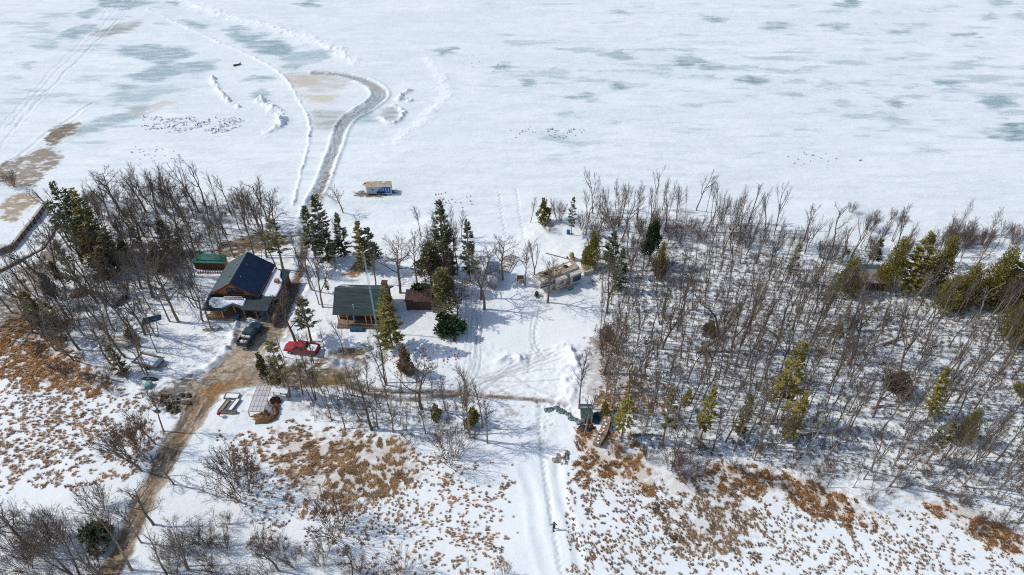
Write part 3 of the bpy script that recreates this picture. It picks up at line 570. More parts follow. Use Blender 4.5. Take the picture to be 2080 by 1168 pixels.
def cedar(seed, H, rad_, n=5200, first=.05, mt=None, lumps=26, name='cedar_tree', cat='cedar', size=.30, topheavy=0.0, up=.9):
    R = np.random.default_rng(seed); P0 = []; D = []; L = []; cs = []
    for i in range(lumps):
        t = first + (1 - first) * (i / lumps) ** (.85 - topheavy * .3); a = R.uniform(0, 6.28); rr = rad_ * (1 - t) ** .7 * (1 - .55 * max(0, (.2 - t) / .2)) * R.uniform(.35, .8)
        cs.append((math.cos(a) * rr, math.sin(a) * rr, t * H, rad_ * (.22 + .40 * (1 - t)) * R.uniform(.7, 1.2)))
    cs.append((0, 0, H * .93, rad_ * .15))
    wts = np.array([c[3] ** 2 for c in cs]); wts /= wts.sum()
    for (x, y, z, s), m in zip(cs, R.multinomial(n, wts)):
        u = R.normal(0, 1, (m, 3)); u /= np.linalg.norm(u, axis=1, keepdims=True); r_ = s * R.uniform(.55, 1.05, m)[:, None]; pp = np.array([x, y, z]) + u * r_ * (1, 1, 1.25)
        P0.append(pp); dd = u * .8 + np.array([x, y, 0]) / (rad_ + .1) * .5; dd[:, 2] += up; D.append(dd + R.normal(0, .25, (m, 3))); L.append(size * R.uniform(.6, 1.3, m))
    P0 = np.concatenate(P0); D = np.concatenate(D); L = np.concatenate(L); k = P0[:, 2] > .05; P0, D, L = P0[k], D[k], L[k]
    V, F = leaves(P0, D, L, L * .26, R); V[:, 2] *= H / V[:, 2].max()
    tr = [(np.array([[0, 0, -.2], [.05, 0, H * .5], [0, 0, H * .9]]), np.array([.015 * H + .03, .009 * H, .02]), 6)]
    for (x, y, z, s) in cs: tr.append((np.array([[0, 0, max(z - .6, .1)], [x, y, z]]), np.array([.035, .012]), 3))
    tv, tf = tubes(tr); root = bpy.data.objects.new(name, None)
    return dict(root=root, parts=[bpy.data.objects.new('trunk', mesh_np('trunk', tv, tf, M['bark'], True)), bpy.data.objects.new('crown', mesh_np('crown', V, F, mt or M['olive']))], H=H, cat=cat, name=name)
SPR = [spruce(10, 13, 2.3, .12), spruce(11, 13, 2.0, .2, nb=6), spruce(12, 11, 2.2, .08), spruce(13, 9, 1.7, .3, dens=.7)]
OSPR = [spruce(20, 12, 2.4, .10, mt=M['olive'], droop=.2, dens=1.1), spruce(21, 10, 1.9, .3, mt=M['olive'], dens=.8), spruce(22, 10, 1.8, .4, mt=M['scrag'], dens=.6, nb=5)]
CED = [cedar(30, 10, 3.0, 8500, lumps=34), cedar(31, 9, 2.6, 7000, lumps=30), cedar(32, 5, 1.2, 1500, lumps=12, size=.36)]
PIN = [cedar(33, 8, 2.0, 4200, .35, M['pine'], 18, 'pine_tree', 'pine', .34), cedar(34, 3.2, 1.7, 1500, .0, M['pine'], 9, 'pine_bush', 'bush', .5), cedar(35, 9, 1.7, 2600, .35, M['scrag'], 20, 'scrub_pine', 'pine', .3)]
DEAD = [cedar(36, 4, 1.0, 1800, .1, M['rust'], 12, 'rust_brown_conifer', 'conifer', .28, up=-.5), cedar(37, 5, 2.2, 3000, .0, M['deadolive'], 16, 'dead_brush', 'brush', .35)]
DARKC = [spruce(40, 8, 2.2, .06, mt=M['scrag'], dens=1.2, nb=8)]
# ------------------------------------------------------------------ buildings
def lodge():
    x0, y0 = -47.2, 87.1; r = thing('timber_house', 'timber house with steep dark gable roof, snow-covered front porch and red roof trim', 'house', (x0, y0, 0), -.06)
    W, L, E_, R_ = 4.15, 8.6, 3.5, 6.15
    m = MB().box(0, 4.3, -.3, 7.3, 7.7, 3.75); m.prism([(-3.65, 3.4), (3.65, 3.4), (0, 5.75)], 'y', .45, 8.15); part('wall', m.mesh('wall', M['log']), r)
    for sx, mt, lb in ((-1, 'roofL', 'grey green shingle slope'), (1, 'roofShade', 'shingle slope with shade painted in blue black')):
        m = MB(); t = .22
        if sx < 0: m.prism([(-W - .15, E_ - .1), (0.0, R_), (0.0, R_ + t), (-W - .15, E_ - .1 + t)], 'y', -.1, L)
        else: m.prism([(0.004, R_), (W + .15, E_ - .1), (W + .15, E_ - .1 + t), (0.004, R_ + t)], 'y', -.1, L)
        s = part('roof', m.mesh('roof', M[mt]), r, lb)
        v = MB()
        for (vx, vy) in ((1.0 * sx, 2.2), (.9 * sx, 5.4)): v.tube((vx, vy, R_ - abs(vx) * .62), (vx, vy, R_ - abs(vx) * .62 + .55), .07)
        part('vent_pipe', v.mesh('vent_pipe', M['steel']), s)
    m = MB()
    for sx in (-1, 1): m.quad((sx * (W + .17), -.14, E_ - .16), (0, -.14, R_ - .03), (0, -.14, R_ + .24), (sx * (W + .17), -.14, E_ + .12), .05 * sx)
    m.quad((W + .19, -.1, E_ - .1), (W + .19, L, E_ - .1), (W + .19, L, E_ + .1), (W + .19, -.1, E_ + .1), -.04); part('fascia', m.mesh('fascia', M['trim']), r)
    m = MB().box(.2, .42, 3.55, 2.7, .06, 1.3); g = part('window', m.mesh('window', M['glass']), r)
    m = MB()
    for a in np.linspace(-1.15, 1.55, 4): m.box(a, .36, 3.5, .09, .07, 1.35)
    part('frame', m.mesh('frame', M['logd']), g)
    m = MB().box(.2, -.25, 3.25, 3.2, .9, .08); b = part('balcony', m.mesh('balcony', M['wood']), r); m = MB()
    for z in (3.4, 3.85): m.box(.2, -.68, z, 3.2, .07, .08)
    for a in np.linspace(-1.35, 1.75, 5): m.box(a, -.68, 3.33, .1, .06, .6)
    part('railing', m.mesh('railing', M['white']), b)
    # front porch: low roof with a notch, snow on it, posts, deck, rail
    m = MB(); pts = [(-4.5, .4), (6.6, .4), (6.3, -2.4), (2.2, -2.4), (1.6, -2.1), (.1, -1.5), (-1.5, -2.7), (-4.8, -2.7)]
    z = lambda y: 3.05 + y * .28
    n = len(pts); m.add([(x, y, z(y)) for x, y in pts] + [(x, y, z(y) + .16) for x, y in pts], [tuple(range(n)), tuple(range(2 * n - 1, n - 1, -1))] + [(i, n + i, n + (i + 1) % n, (i + 1) % n) for i in range(n)])
    p = part('porch_roof', m.mesh('porch_roof', M['porchroof']), r)
    sp = [(-3.9, -.35), (-1, -.25), (2.2, -.3), (2.05, -1.75), (.15, -1.25), (-1.4, -2.2), (-2.9, -2.3), (-3.8, -1.9), (-4.2, -1.1)]; m = MB(); n = len(sp)
    m.add([(x, y, z(y) + .15) for x, y in sp] + [(x * .97, y * .95, z(y) + .38) for x, y in sp], [tuple(range(n)), tuple(range(2 * n - 1, n - 1, -1))] + [(i, n + i, n + (i + 1) % n, (i + 1) % n) for i in range(n)]); part('snow_cover', m.mesh('snow_cover', M['snow'], bevel=.08), p)
    part('deck', MB().box(-1.4, -1.2, .05, 6.4, 2.7, .4).mesh('deck', M['wood']), r)
    for a, b_ in ((-4.4, -2.45), (-3.0, -2.45), (-1.6, -2.45), (.1, -1.35), (2.1, -2.2), (4.2, -2.2), (6.1, -2.2)): part('porch_post', MB().box(a, b_, .3, .16, .16, 2.0 if b_ < -2 else 2.3).mesh('porch_post', M['orange'] if a < 1 else M['wood']), r)
    m = MB()
    for q in (.75, 1.15): m.box(-3.0, -2.45, q, 2.9, .07, .1)
    for a in np.arange(-4.2, -1.6, .3): m.box(a, -2.45, .4, .06, .05, .8)
    part('deck_rail', m.mesh('deck_rail', M['orange']), r)
    # lean-to on the right with a snow-covered flat roof and a brick stack
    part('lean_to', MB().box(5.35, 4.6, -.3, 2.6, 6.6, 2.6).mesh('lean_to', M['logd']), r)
    q = part('lean_to_roof', MB().quad((4.2, .45, 2.95), (6.95, .45, 2.5), (6.95, 8.4, 2.5), (4.2, 8.4, 2.95), .14).mesh('lean_to_roof', M['porchroof']), r)
    m = MB(); sp = [(4.35, .9), (5.5, .6), (6.75, 1.2), (6.8, 3.5), (6.5, 5.4), (5.9, 6.1), (5.5, 7.8), (4.6, 8.2), (4.3, 7.4)]; n = len(sp); z2 = lambda x: 2.95 - (x - 4.2) * .164
    m.add([(x, y, z2(x) + .01) for x, y in sp] + [(x * .99 + .05, y * .97 + .1, z2(x) + .28) for x, y in sp], [tuple(range(n))[::-1], tuple(range(n, 2 * n))] + [(i, (i + 1) % n, n + (i + 1) % n, n + i) for i in range(n)]); part('snow_cover', m.mesh('snow_cover', M['snow'], bevel=.07), q)
    part('chimney', MB().box(5.85, 4.6, 2.3, .75, .65, 1.25).mesh('chimney', M['brick']), r)
lodge()
f = thing('board_fence', 'tall brown board fence along the right side of the timber house', 'fence', (-40.15, 88.6, 0), 0); m = MB(); m.box(0, -1.2, .0, .12, 8.8, 1.75, .04); part('boards', m.mesh('boards', M['deckw']), f)
m = MB(); m.box(0, -1.2, 1.75, .42, 8.9, .07, .04); part('cap_rail', m.mesh('cap_rail', M['deckw']), f); part('post', MB().box(.1, -5.5, 0, .2, .2, 1.9).mesh('post', M['wood']), f); part('post', MB().box(-.05, 3.2, 0, .2, .2, 1.9).mesh('post', M['wood']), f)
def cabin():
    r = thing('log_cabin', 'small log cabin with wide plain green shingle roof and open front porch', 'cabin', (-25.3, 83.1, 0), -.035)
    m = MB().box(0, 3.9, -.3, 8.1, 4.9, 3.45); m.prism([(1.4, 3.1), (6.4, 3.1), (3.6, 5.2)], 'x', -4.05, 4.05); part('wall', m.mesh('wall', M['logd']), r)
    a = part('roof', MB().quad((-4.55, -.1, 2.75), (4.5, -.1, 2.75), (4.5, 3.6, 5.6), (-4.55, 3.6, 5.6), .18).mesh('roof', M['roofC']), r, 'plain dark green front slope')
    b = part('roof', MB().quad((-4.55, 3.6, 5.6), (4.5, 3.6, 5.6), (4.5, 7.4, 3.0), (-4.55, 7.4, 3.0), .18).mesh('roof', M['roofC']), r, 'back slope with strips of snow')
    m = MB(); z = lambda y: 5.6 - (y - 3.6) * .684
    for sp in ([(-4.1, 5.2), (-2.9, 4.7), (-2.6, 5.6), (-4.2, 6.4)], [(-3, 3.9), (-1.6, 4.1), (-.9, 4.35), (-2.4, 4.3)], [(2.6, 4.6), (3.4, 4.7), (3.1, 5.2)]):
        n = len(sp); m.add([(x, y, z(y) + .0) for x, y in sp] + [(x, y, z(y) + .09) for x, y in sp], [tuple(range(n))[::-1], tuple(range(n, 2 * n))] + [(i, (i + 1) % n, n + (i + 1) % n, n + i) for i in range(n)])
    part('snow_patch', m.mesh('snow_patch', M['snow']), b)
    part('ridge_cap', MB().quad((-4.56, 3.45, 5.53), (4.51, 3.45, 5.53), (4.51, 3.62, 5.66), (-4.56, 3.62, 5.66), .03).mesh('ridge_cap', M['roofL']), r)
    part('vent_pipe', MB().tube((-1.1, .9, 3.4), (-1.1, .9, 4.25), .06).mesh('vent_pipe', M['white']), r)
    c = part('chimney', MB().box(3.7, 4.6, 3.0, .85, .8, 3.1).mesh('chimney', M['brick']), r); part('cap', MB().box(3.7, 4.6, 6.1, 1.0, .95, .12).mesh('cap', M['logd']), c)
    d = part('porch_deck', MB().box(0, .5, -.1, 8.3, 2.0, .45).mesh('porch_deck', M['wood']), r)
    for a in (-3.75, -2.2, -1.1, .9, 1.8, 3.2, 3.9): part('porch_post', MB().box(a, .05, .3, .15, .15, 2.42).mesh('porch_post', M['orange']), r)
    for a, w_ in ((-3.1, 1.3), (1.35, .8), (2.7, 1.5)):
        g = part('window', MB().box(a, 1.42, 1.1, w_, .06, 1.1).mesh('window', M['glass']), r); m = MB()
        for z in (1.0, 2.2): m.box(a, 1.4, z, w_ + .24, .12, .12)
        for s in (-1, 1): m.box(a + s * (w_ / 2 + .06), 1.4, 1.0, .12, .12, 1.3)
        part('frame', m.mesh('frame', M['orange']), g)
    g = part('door', MB().box(-1.6, 1.42, .35, .95, .06, 2.0).mesh('door', M['blue']), r)
    m = MB()
    for a in np.arange(-3.6, 4.1, .35): m.box(a, -.42, .35, .05, .05, .7)
    m.box(.2, -.42, 1.05, 7.8, .08, .07); part('railing', m.mesh('railing', M['wood']), r)
    part('table_cover', MB().box(-.6, -.9, .0, 2.3, .7, .5).mesh('table_cover', M['bluetarp'], bevel=.05), r)
cabin()
def tower():
    x, y = -22.55, 82.0; r = thing('radio_mast', 'tall thin teal lattice radio mast rising in front of the log cabin roof', 'mast', (x, y, 0), .2); H = 16.2; m = MB()
    L = [(.17 * math.cos(a), .17 * math.sin(a)) for a in (0, 2.094, 4.189)]
    for a, b in L: m.tube((a, b, -.2), (a, b, H), .016, k=4)
    part('legs', m.mesh('legs', M['tower']), r); m = MB(); z = .2; i = 0
    while z < H - .3:
        for k in range(3): p, q = L[k], L[(k + 1) % 3]; m.tube((*p, z), (*q, z + .3), .011, k=3); m.tube((*p, z), (*q, z), .010, k=3)
        z += .3
    part('bracing', m.mesh('bracing', M['tower']), r)
    part('antenna', MB().tube((0, 0, H), (0, 0, H + 1.2), .02, k=4).tube((-.5, 0, H + .5), (.5, 0, H + .5), .012, k=3).mesh('antenna', M['tower']), r)
tower()
def shed(name, label, px, w_, d, hf, hb, wall, roof, rz=0, ov=.2, cat='shed', door=True, zz=0):
    x, y = G(*px); r = thing(name, label, cat, (x, y, hz(x, y)), rz)
    part('wall', MB().prism([(0, -.2), (d, -.2), (d, hb), (0, hf)], 'x', -w_ / 2, w_ / 2).mesh('wall', M[wall]), r)
    part('roof', MB().quad((-w_ / 2 - ov, -ov, hf + .08), (w_ / 2 + ov, -ov, hf + .08), (w_ / 2 + ov, d + ov, hb + .12), (-w_ / 2 - ov, d + ov, hb + .12), .08).mesh('roof', M[roof]), r)
    if door: part('door', MB().box(w_ * .1, -.03, 0, .8, .05, min(1.7, hf - .15)).mesh('door', M['logd']), r)
    return r
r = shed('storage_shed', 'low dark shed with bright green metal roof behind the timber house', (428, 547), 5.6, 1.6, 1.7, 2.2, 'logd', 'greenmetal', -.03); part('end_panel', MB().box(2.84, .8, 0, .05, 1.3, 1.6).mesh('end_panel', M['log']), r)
m = MB(); [m.tube((a, -.3, .2), (a, -.9, .2), .12, k=6) for a in np.arange(-2.2, 2.4, .45)]; thing('firewood_row', 'row of split firewood in front of the green-roofed shed', 'firewood', at(428, 549), 0, None, m.mesh('firewood_row', M['firewood']))
r = shed('garden_shed', 'small pale shed with dark green roof at the edge of the east wood', (1191, 860), 1.62, 2.0, 1.3, 1.8, 'cream', 'greenmetal2', .0, .08)
part('roof_strip', MB().quad((-.9, 1.5, 1.815), (.9, 1.5, 1.815), (.9, 1.6, 1.84), (-.9, 1.6, 1.84), .02).mesh('roof_strip', M['white']), r)
shed('brown_shed', 'dark brown flat-roofed shed half hidden by brush right of the log cabin', (851, 630), 4.2, 2.6, 2.0, 2.2, 'brownwood', 'brownwood', 0)  # dark brown boards on walls and roof alike
r = shed('grey_shed', 'grey-roofed shed in the east wood beside the olive cedars', (1772, 590), 4.6, 3.2, 1.8, 2.1, 'logd', 'greywood', -.05); part('back_roof', MB().quad((-2.4, 3.45, 2.25), (2.2, 3.45, 2.25), (2.2, 5.2, 1.8), (-2.4, 5.2, 1.8), .06).mesh('back_roof', M['greenmetal2']), r)
# greenhouse, beds, buoy
def greenhouse():
    x, y = G(524, 846); z0 = hz(x, y); r = thing('greenhouse', 'lean-to greenhouse with clear corrugated roof on a pale wood grid', 'greenhouse', (x, y, z0), 0)
    w_, d = 2.1, 4.2; z = lambda v: 1.35 + v * .24
    q = part('roof', MB().quad((-1.25, 0, z(0)), (1.05, 0, z(0)), (1.35, d, z(d)), (-.75, d, z(d)), .02).mesh('roof', M['poly']), r); m = MB()
    for k in range(6): v = k * d / 5; a, b = -1.25 + .5 * v / d, 1.05 + .3 * v / d; m.tube((a, v, z(v) - .06), (b + (.35 if k in (1, 2, 3) else 0), v, z(v) - .06), .045, k=4); m.tube((a, v, z(v) + .03), (b, v, z(v) + .03), .022, k=4)
    for k in range(5): t = k / 4; m.tube((-1.25 + 2.3 * t, 0, z(0) - .05), (-.75 + 2.1 * t, d, z(d) - .05), .04, k=4); m.tube((-1.25 + 2.3 * t, 0, z(0) + .025), (-.75 + 2.1 * t, d, z(d) + .025), .018, k=4)
    part('rafters', m.mesh('rafters', M['lumber']), r)
    for a, b in ((-1.2, .05), (1.0, .05), (1.3, 4.1), (-.7, 4.1), (1.15, 2)): part('post', MB().box(a, b, -.2, .12, .12, z(b) + .1).mesh('post', M['lumber']), r)
    part('floor', MB().box(.1, 2, .0, 2.4, 4.0, .12).mesh('floor', M['tarp']), r)
    part('side_roof', MB().quad((1.4, 3.2, z(3.2)), (3.9, 2.9, z(3) - .1), (4.1, 4.0, z(4)), (1.45, 4.3, z(4.3)), .04).mesh('side_roof', M['white']), r)
    part('side_post', MB().box(3.8, 3.0, -.2, .14, .14, 2.1).mesh('side_post', M['wood']), r)
greenhouse()
thing('brown_tarp', 'crumpled ochre tarp sagging below the greenhouse roof', 'tarp', at(538, 850), .2, None, MB().blob(0, 0, .1, 1.6, .7, .6, 3, 16, 5, .3).blob(1.5, 1.5, .1, .5, 1.4, .8, 4, 12, 5, .3).mesh('brown_tarp', M['tarp'], True))
thing('scrap_heap', 'small dark brown heap under the white side roof of the greenhouse', 'heap', at(560, 816), 0, None, MB().blob(0, 0, .1, .8, .6, .7, 6).mesh('scrap_heap', M['logd'], True))
def bed(px, w_, d, rz, label, fill='snow'):
    x, y = G(*px); r = thing('raised_bed', label, 'garden bed', (x, y, hz(x, y)), rz, 'raised garden beds'); m = MB()
    for s in (-1, 1): m.box(s * w_ / 2, 0, -.1, .1, d, .5); m.box(0, s * (d / 2 + .05), -.1, w_ + .1, .1, .5)
    part('frame', m.mesh('frame', M['greywood']), r); part('fill', MB().box(0, 0, -.1, w_ - .12, d - .04, .42).mesh('fill', M[fill]), r)
bed((472, 806), 2.1, .9, -.05, 'wide snow-filled garden bed at the top of the bed plot'); bed((456, 826), .55, 2.2, -.30, 'long narrow garden bed beside the dirt road', 'firewood'); bed((476, 824), .7, 2.2, -.30, 'long narrow garden bed nearest the greenhouse'); bed((465, 839), 2.3, .3, 0, 'low front garden bed beside the red buoy', 'rubble')
r = thing('red_buoy', 'round red buoy on a post at the corner of the garden beds', 'buoy', at(447, 846)); part('ball', MB().blob(0, 0, .75, .3, .3, .32, 0, 14, 8, 0, -1.5).mesh('ball', M['ball'], True), r); part('post', MB().tube((0, 0, -.2), (0, 0, .6), .05).mesh('post', M['wood']), r)
# ------------------------------------------------------------------ vehicles
def wheel(r, x, y, rr=.36, w_=.24):
    t = part('wheel', MB().tube((x, y - w_ / 2, rr), (x, y + w_ / 2, rr), rr, k=14).mesh('wheel', M['black']), r); s = 1 if y > 0 else -1
    part('rim', MB().tube((x, y + s * (w_ / 2), rr), (x, y + s * (w_ / 2 + .02), rr), rr * .55, k=10).mesh('rim', M['steel']), t)
def pickup(label, loc, rz, paint, name='pickup_truck', hood_open=False):
    r = thing(name, label, 'truck', loc, rz); wd = .95
    # body: hood, lower sides with bevel
    m = MB().prism([(-2.75, .5), (-2.75, 1.12), (-.85, 1.14), (.9, 1.14), (1.15, 1.16), (2.5, 1.02), (2.78, .86), (2.8, .5)], 'y', -wd, wd); b = part('body', m.mesh('body', M[paint], bevel=.06), r)
    part('cargo_bed_floor', MB().box(-1.78, 0, 1.125, 1.78, 1.6, .03).mesh('cargo_bed_floor', M['black']), b)
    m = MB().box(-1.8, .88, 1.13, 1.9, .14, .28).box(-1.8, -.88, 1.13, 1.9, .14, .28).box(-2.7, 0, 1.13, .1, 1.62, .28); part('bed_wall', m.mesh('bed_wall', M[paint], bevel=.03), r)
    m = MB(); lo = [(-.88, -.9), (1.15, -.9), (1.15, .9), (-.88, .9)]; hi = [(-.72, -.74), (.55, -.74), (.55, .74), (-.72, .74)]
    m.add([(x, y, 1.14) for x, y in lo] + [(x, y, 1.76) for x, y in hi], [(0, 1, 5, 4), (1, 2, 6, 5), (2, 3, 7, 6), (3, 0, 4, 7)]); part('glasshouse', m.mesh('glasshouse', M['glass']), r)
    part('cab_roof', MB().box(-.09, 0, 1.75, 1.32, 1.52, .07).mesh('cab_roof', M[paint], bevel=.05), r)
    m = MB()
    for s in (-1, 1):
        m.tube((-.86, s * .88, 1.15), (-.7, s * .74, 1.77), .045, k=4).tube((1.13, s * .88, 1.15), (.57, s * .74, 1.77), .04, k=4).tube((.1, s * .9, 1.15), (.05, s * .75, 1.77), .04, k=4)
    part('pillars', m.mesh('pillars', M[paint]), r)
    for s in (-1, 1):
        part('mirror', MB().box(.95, s * 1.05, 1.2, .12, .2, .18).mesh('mirror', M['black']), r); part('headlight', MB().box(2.76, s * .68, .72, .08, .36, .18).mesh('headlight', M['white']), r); part('tail_light', MB().box(-2.77, s * .84, .85, .05, .14, .3).mesh('tail_light', M['trim']), r)
        for x in (-1.75, 1.75): wheel(r, x, s * .84)
    part('bumper', MB().box(-2.86, 0, .48, .16, 1.8, .2).mesh('bumper', M['steel'], bevel=.03), r); part('bumper', MB().box(2.86, 0, .46, .14, 1.8, .22).mesh('bumper', M['steel'], bevel=.03), r); part('grille', MB().box(2.8, 0, .7, .04, .9, .22).mesh('grille', M['black']), r)
    return r
A = Vector(G(495, 700, .6)); B = Vector(G(522, 662, .6)); c = (A + B) / 2; d = B - A
tr = pickup('dark blue-black pickup truck with loaded bed parked in front of the timber house', (c.x, c.y, hz(c.x, c.y)), math.atan2(d.y, d.x), 'truck')
tz = tr.rotation_euler[2]; tw = lambda x, y, z: (c.x + x * math.cos(tz) - y * math.sin(tz), c.y + x * math.sin(tz) + y * math.cos(tz), tr.location.z + z)
r = thing('toolbox', 'long pale metal toolbox across the front of the dark truck bed', 'toolbox', tw(-1.15, 0, 1.16), tz); part('box', MB().box(0, 0, 0, .42, 1.55, .34).mesh('box', M['cream'], bevel=.03), r); part('lid_strap', MB().box(0, .1, .33, .44, .07, .03).mesh('lid_strap', M['black']), r)
thing('cargo_heap', 'pale brown heap of gear in the dark truck bed', 'cargo', tw(-2.2, 0, 1.16), tz, None, MB().blob(0, 0, 0, .35, .5, .3, 5).blob(.1, -.4, 0, .3, .3, .2, 6).mesh('cargo_heap', M['cream'], True))
A = Vector(G(639, 712, .6)); B = Vector(G(589, 705, .6)); c2 = (A + B) / 2; d = B - A
tr2 = pickup('bright red pickup truck with snow in its bed under the bare trees', (c2.x, c2.y, hz(c2.x, c2.y)), math.atan2(d.y, d.x), 'red'); part('bed_snow', MB().box(-1.85, 0, 1.15, 1.55, 1.4, .16).mesh('bed_snow', M['snow'], bevel=.07), tr2)
def camper():
    A = Vector(G(1175.5, 571)); B = Vector(G(1096, 602)); d = A - B; L = d.length; r = thing('fifth_wheel_camper', 'long cream fifth-wheel camper with tan roof and two slide-outs open', 'camper', (B.x, B.y, hz(B.x, B.y)), math.atan2(d.y, d.x)); W = 2.45; T = 3.45
    prof = [(2.3, .55), (L, .55), (L, T), (.9, T), (.35, T - .12), (.08, T - .45), (0, 2.4), (.1, 1.9), (.45, 1.6), (2.1, 1.5)]
    b = part('body', MB().prism(prof, 'y', 0, W).mesh('body', M['rvwhite'], bevel=.07), r)
    part('roof', MB().quad((.95, .06, T + .035), (L - .03, .06, T + .035), (L - .03, W - .06, T + .035), (.95, W - .06, T + .035), .03).mesh('roof', M['rvroof']), r)
    m = MB()
    for x, y, s in ((L - 2.2, 1.3, .75), (L - 4.3, 1.2, .28), (L - 5.2, 1.5, .32), (2.2, 1.4, .85), (L - 6, .6, .35)): part('roof_vent', MB().box(x, y, T + .03, s, s * .8, .26).mesh('roof_vent', M['black'], bevel=.05), r)
    m = MB().quad((L - 1.8, 1.2, T + .05), (L - .9, 1.3, T + .05), (L - .8, 2.0, T + .05), (L - 1.9, 1.9, T + .05), .02).quad((L - 3.6, 1.3, T + .05), (L - 2.8, 1.4, T + .05), (L - 2.7, 1.8, T + .05), (L - 3.5, 1.7, T + .05), .02); part('roof_snow', m.mesh('roof_snow', M['snow']), r)
    for x0, x1, mt in ((L - 2.3, L - .1, 'a'), (L - 5.3, L - 3.3, 'b')):
        s = part('slide_out', MB().box((x0 + x1) / 2, -.4, .85 if mt == 'a' else .95, x1 - x0, .8, 2.2).mesh('slide_out', M['rvwhite'], bevel=.04), r)
        if mt == 'a': part('navy_panel', MB().box((x0 + x1) / 2 + .1, -.81, 1.25, 1.7, .03, 1.2).mesh('navy_panel', M['navy']), s)
        else: part('stripe', MB().box((x0 + x1) / 2, -.81, 1.3, x1 - x0 - .1, .02, .12).mesh('stripe', M['rvdark']), s); part('window', MB().box((x0 + x1) / 2, -.81, 2.0, .7, .03, .5).mesh('window', M['glass']), s)
        part('awning', MB().box((x0 + x1) / 2, -.5, 3.06, x1 - x0 + .1, 1.0, .06).mesh('awning', M['rvwhite']), s)
    m = MB()
    m.quad((.2, -.015, 2.0), (2.4, -.015, 1.75), (2.4, -.015, 1.95), (.2, -.015, 2.35), .01).quad((.6, -.015, 2.6), (2.9, -.015, 2.1), (2.9, -.015, 2.3), (.6, -.015, 2.8), .01).quad((2.6, -.015, .75), (L - .2, -.015, .75), (L - .2, -.015, .95), (2.6, -.015, .95), .01).quad((2.6, -.015, 1.2), (L - 5.5, -.015, 1.2), (L - 5.5, -.015, 1.35), (2.6, -.015, 1.35), .01); part('stripes', m.mesh('stripes', M['rvdark']), r)
    m = MB().quad((.1, .25, 2.75), (.1, W - .25, 2.75), (.30, W - .25, 3.2), (.30, .25, 3.2), .05).quad((-.02, .3, 2.3), (-.02, W - .3, 2.3), (.02, W - .3, 2.5), (.02, .3, 2.5), .02); part('front_mask', m.mesh('front_mask', M['grey']), r)
    part('window', MB().box(1.5, -.015, 2.35, .75, .03, .5).mesh('window', M['glass']), r); part('window', MB().box(3.1, -.015, 2.0, .8, .03, .6).mesh('window', M['glass']), r); part('door', MB().box(L - 2.85, -.015, .8, .65, .03, 1.9).mesh('door', M['rvwhite']), r)
    m = MB(); m.box(.9, W / 2, 1.0, .35, .5, .6); part('hitch', m.mesh('hitch', M['black']), r)
    for s in (.4, W - .4): part('landing_leg', MB().box(2.2, s, 0, .12, .12, 1.5).mesh('landing_leg', M['steel']), r)
    for x in (L - 3.6, L - 2.8):
        for y in (.15, W - .15): wheel(r, x, y, .36)
camper()
r = thing('storage_tote', 'green plastic tote beside the open camper slide-out', 'tote', at(1158, 588), .4); part('box', MB().box(0, 0, 0, .8, .5, .4).mesh('box', M['green'], bevel=.04), r); part('lid', MB().box(0, .02, .4, .85, .55, .06).mesh('lid', M['teal']), r)
r = thing('cardboard_box', 'tan box on the snow behind the green tote', 'box', at(1154, 583), .3); part('box', MB().box(0, 0, 0, .7, .6, .6).mesh('box', M['lumber'], bevel=.02), r); part('flap', MB().quad((-.35, -.3, .61), (.35, -.3, .61), (.35, -.6, .5), (-.35, -.6, .5), .02).mesh('flap', M['lumber']), r)
def silver():
    x, y = G(1002, 588); r = thing('silver_trailer', 'silver rounded travel trailer parked behind the twin oaks', 'trailer', (x, y, hz(x, y)), .03); secs = []; n = 20; L = 5.6; vs = []; fs = []
    T = [0, .12, .35, .8, 1.5, 3, 4.3, 4.9, 5.3, 5.5, 5.6]
    for t in T:
        e = min(1, (max(0, min(t, L - t)) / 1.3)) ; s = (1 - (1 - e) ** 2.2) ** .5 if e < 1 else 1; s = max(s, .55)
        for k in range(n):
            a = 2 * math.pi * k / n; cx_, sz = math.cos(a), math.sin(a); vs.append((1.2 * (.8 + .2 * s) * math.copysign(abs(cx_) ** .5, cx_), t, 1.55 + 1.05 * s * math.copysign(abs(sz) ** .6, sz)))
    for i in range(len(T) - 1):
        for k in range(n): fs.append((i * n + k, i * n + (k + 1) % n, (i + 1) * n + (k + 1) % n, (i + 1) * n + k))
    fs += [tuple(range(n))[::-1], tuple((len(T) - 1) * n + k for k in range(n))]; m = MB(); m.add(vs, fs); part('body', m.mesh('body', M['silver'], True), r)
    part('front_window', MB().quad((-.85, -.05, 1.45), (.85, -.05, 1.45), (.8, .10, 2.1), (-.8, .10, 2.1), .05).mesh('front_window', M['grey']), r); part('tongue', MB().tube((-.5, .4, .5), (0, -1.0, .45), .05).tube((.5, .4, .5), (0, -1.0, .45), .05).mesh('tongue', M['black']), r)
    part('side_window', MB().box(1.2, 2.6, 1.7, .05, 1.0, .5).mesh('side_window', M['glass']), r)
    for s in (-1, 1):
        t = part('wheel', MB().tube((s * 1.05, 2.8, .36), (s * 1.25, 2.8, .36), .36, k=12).mesh('wheel', M['black']), r)
silver()
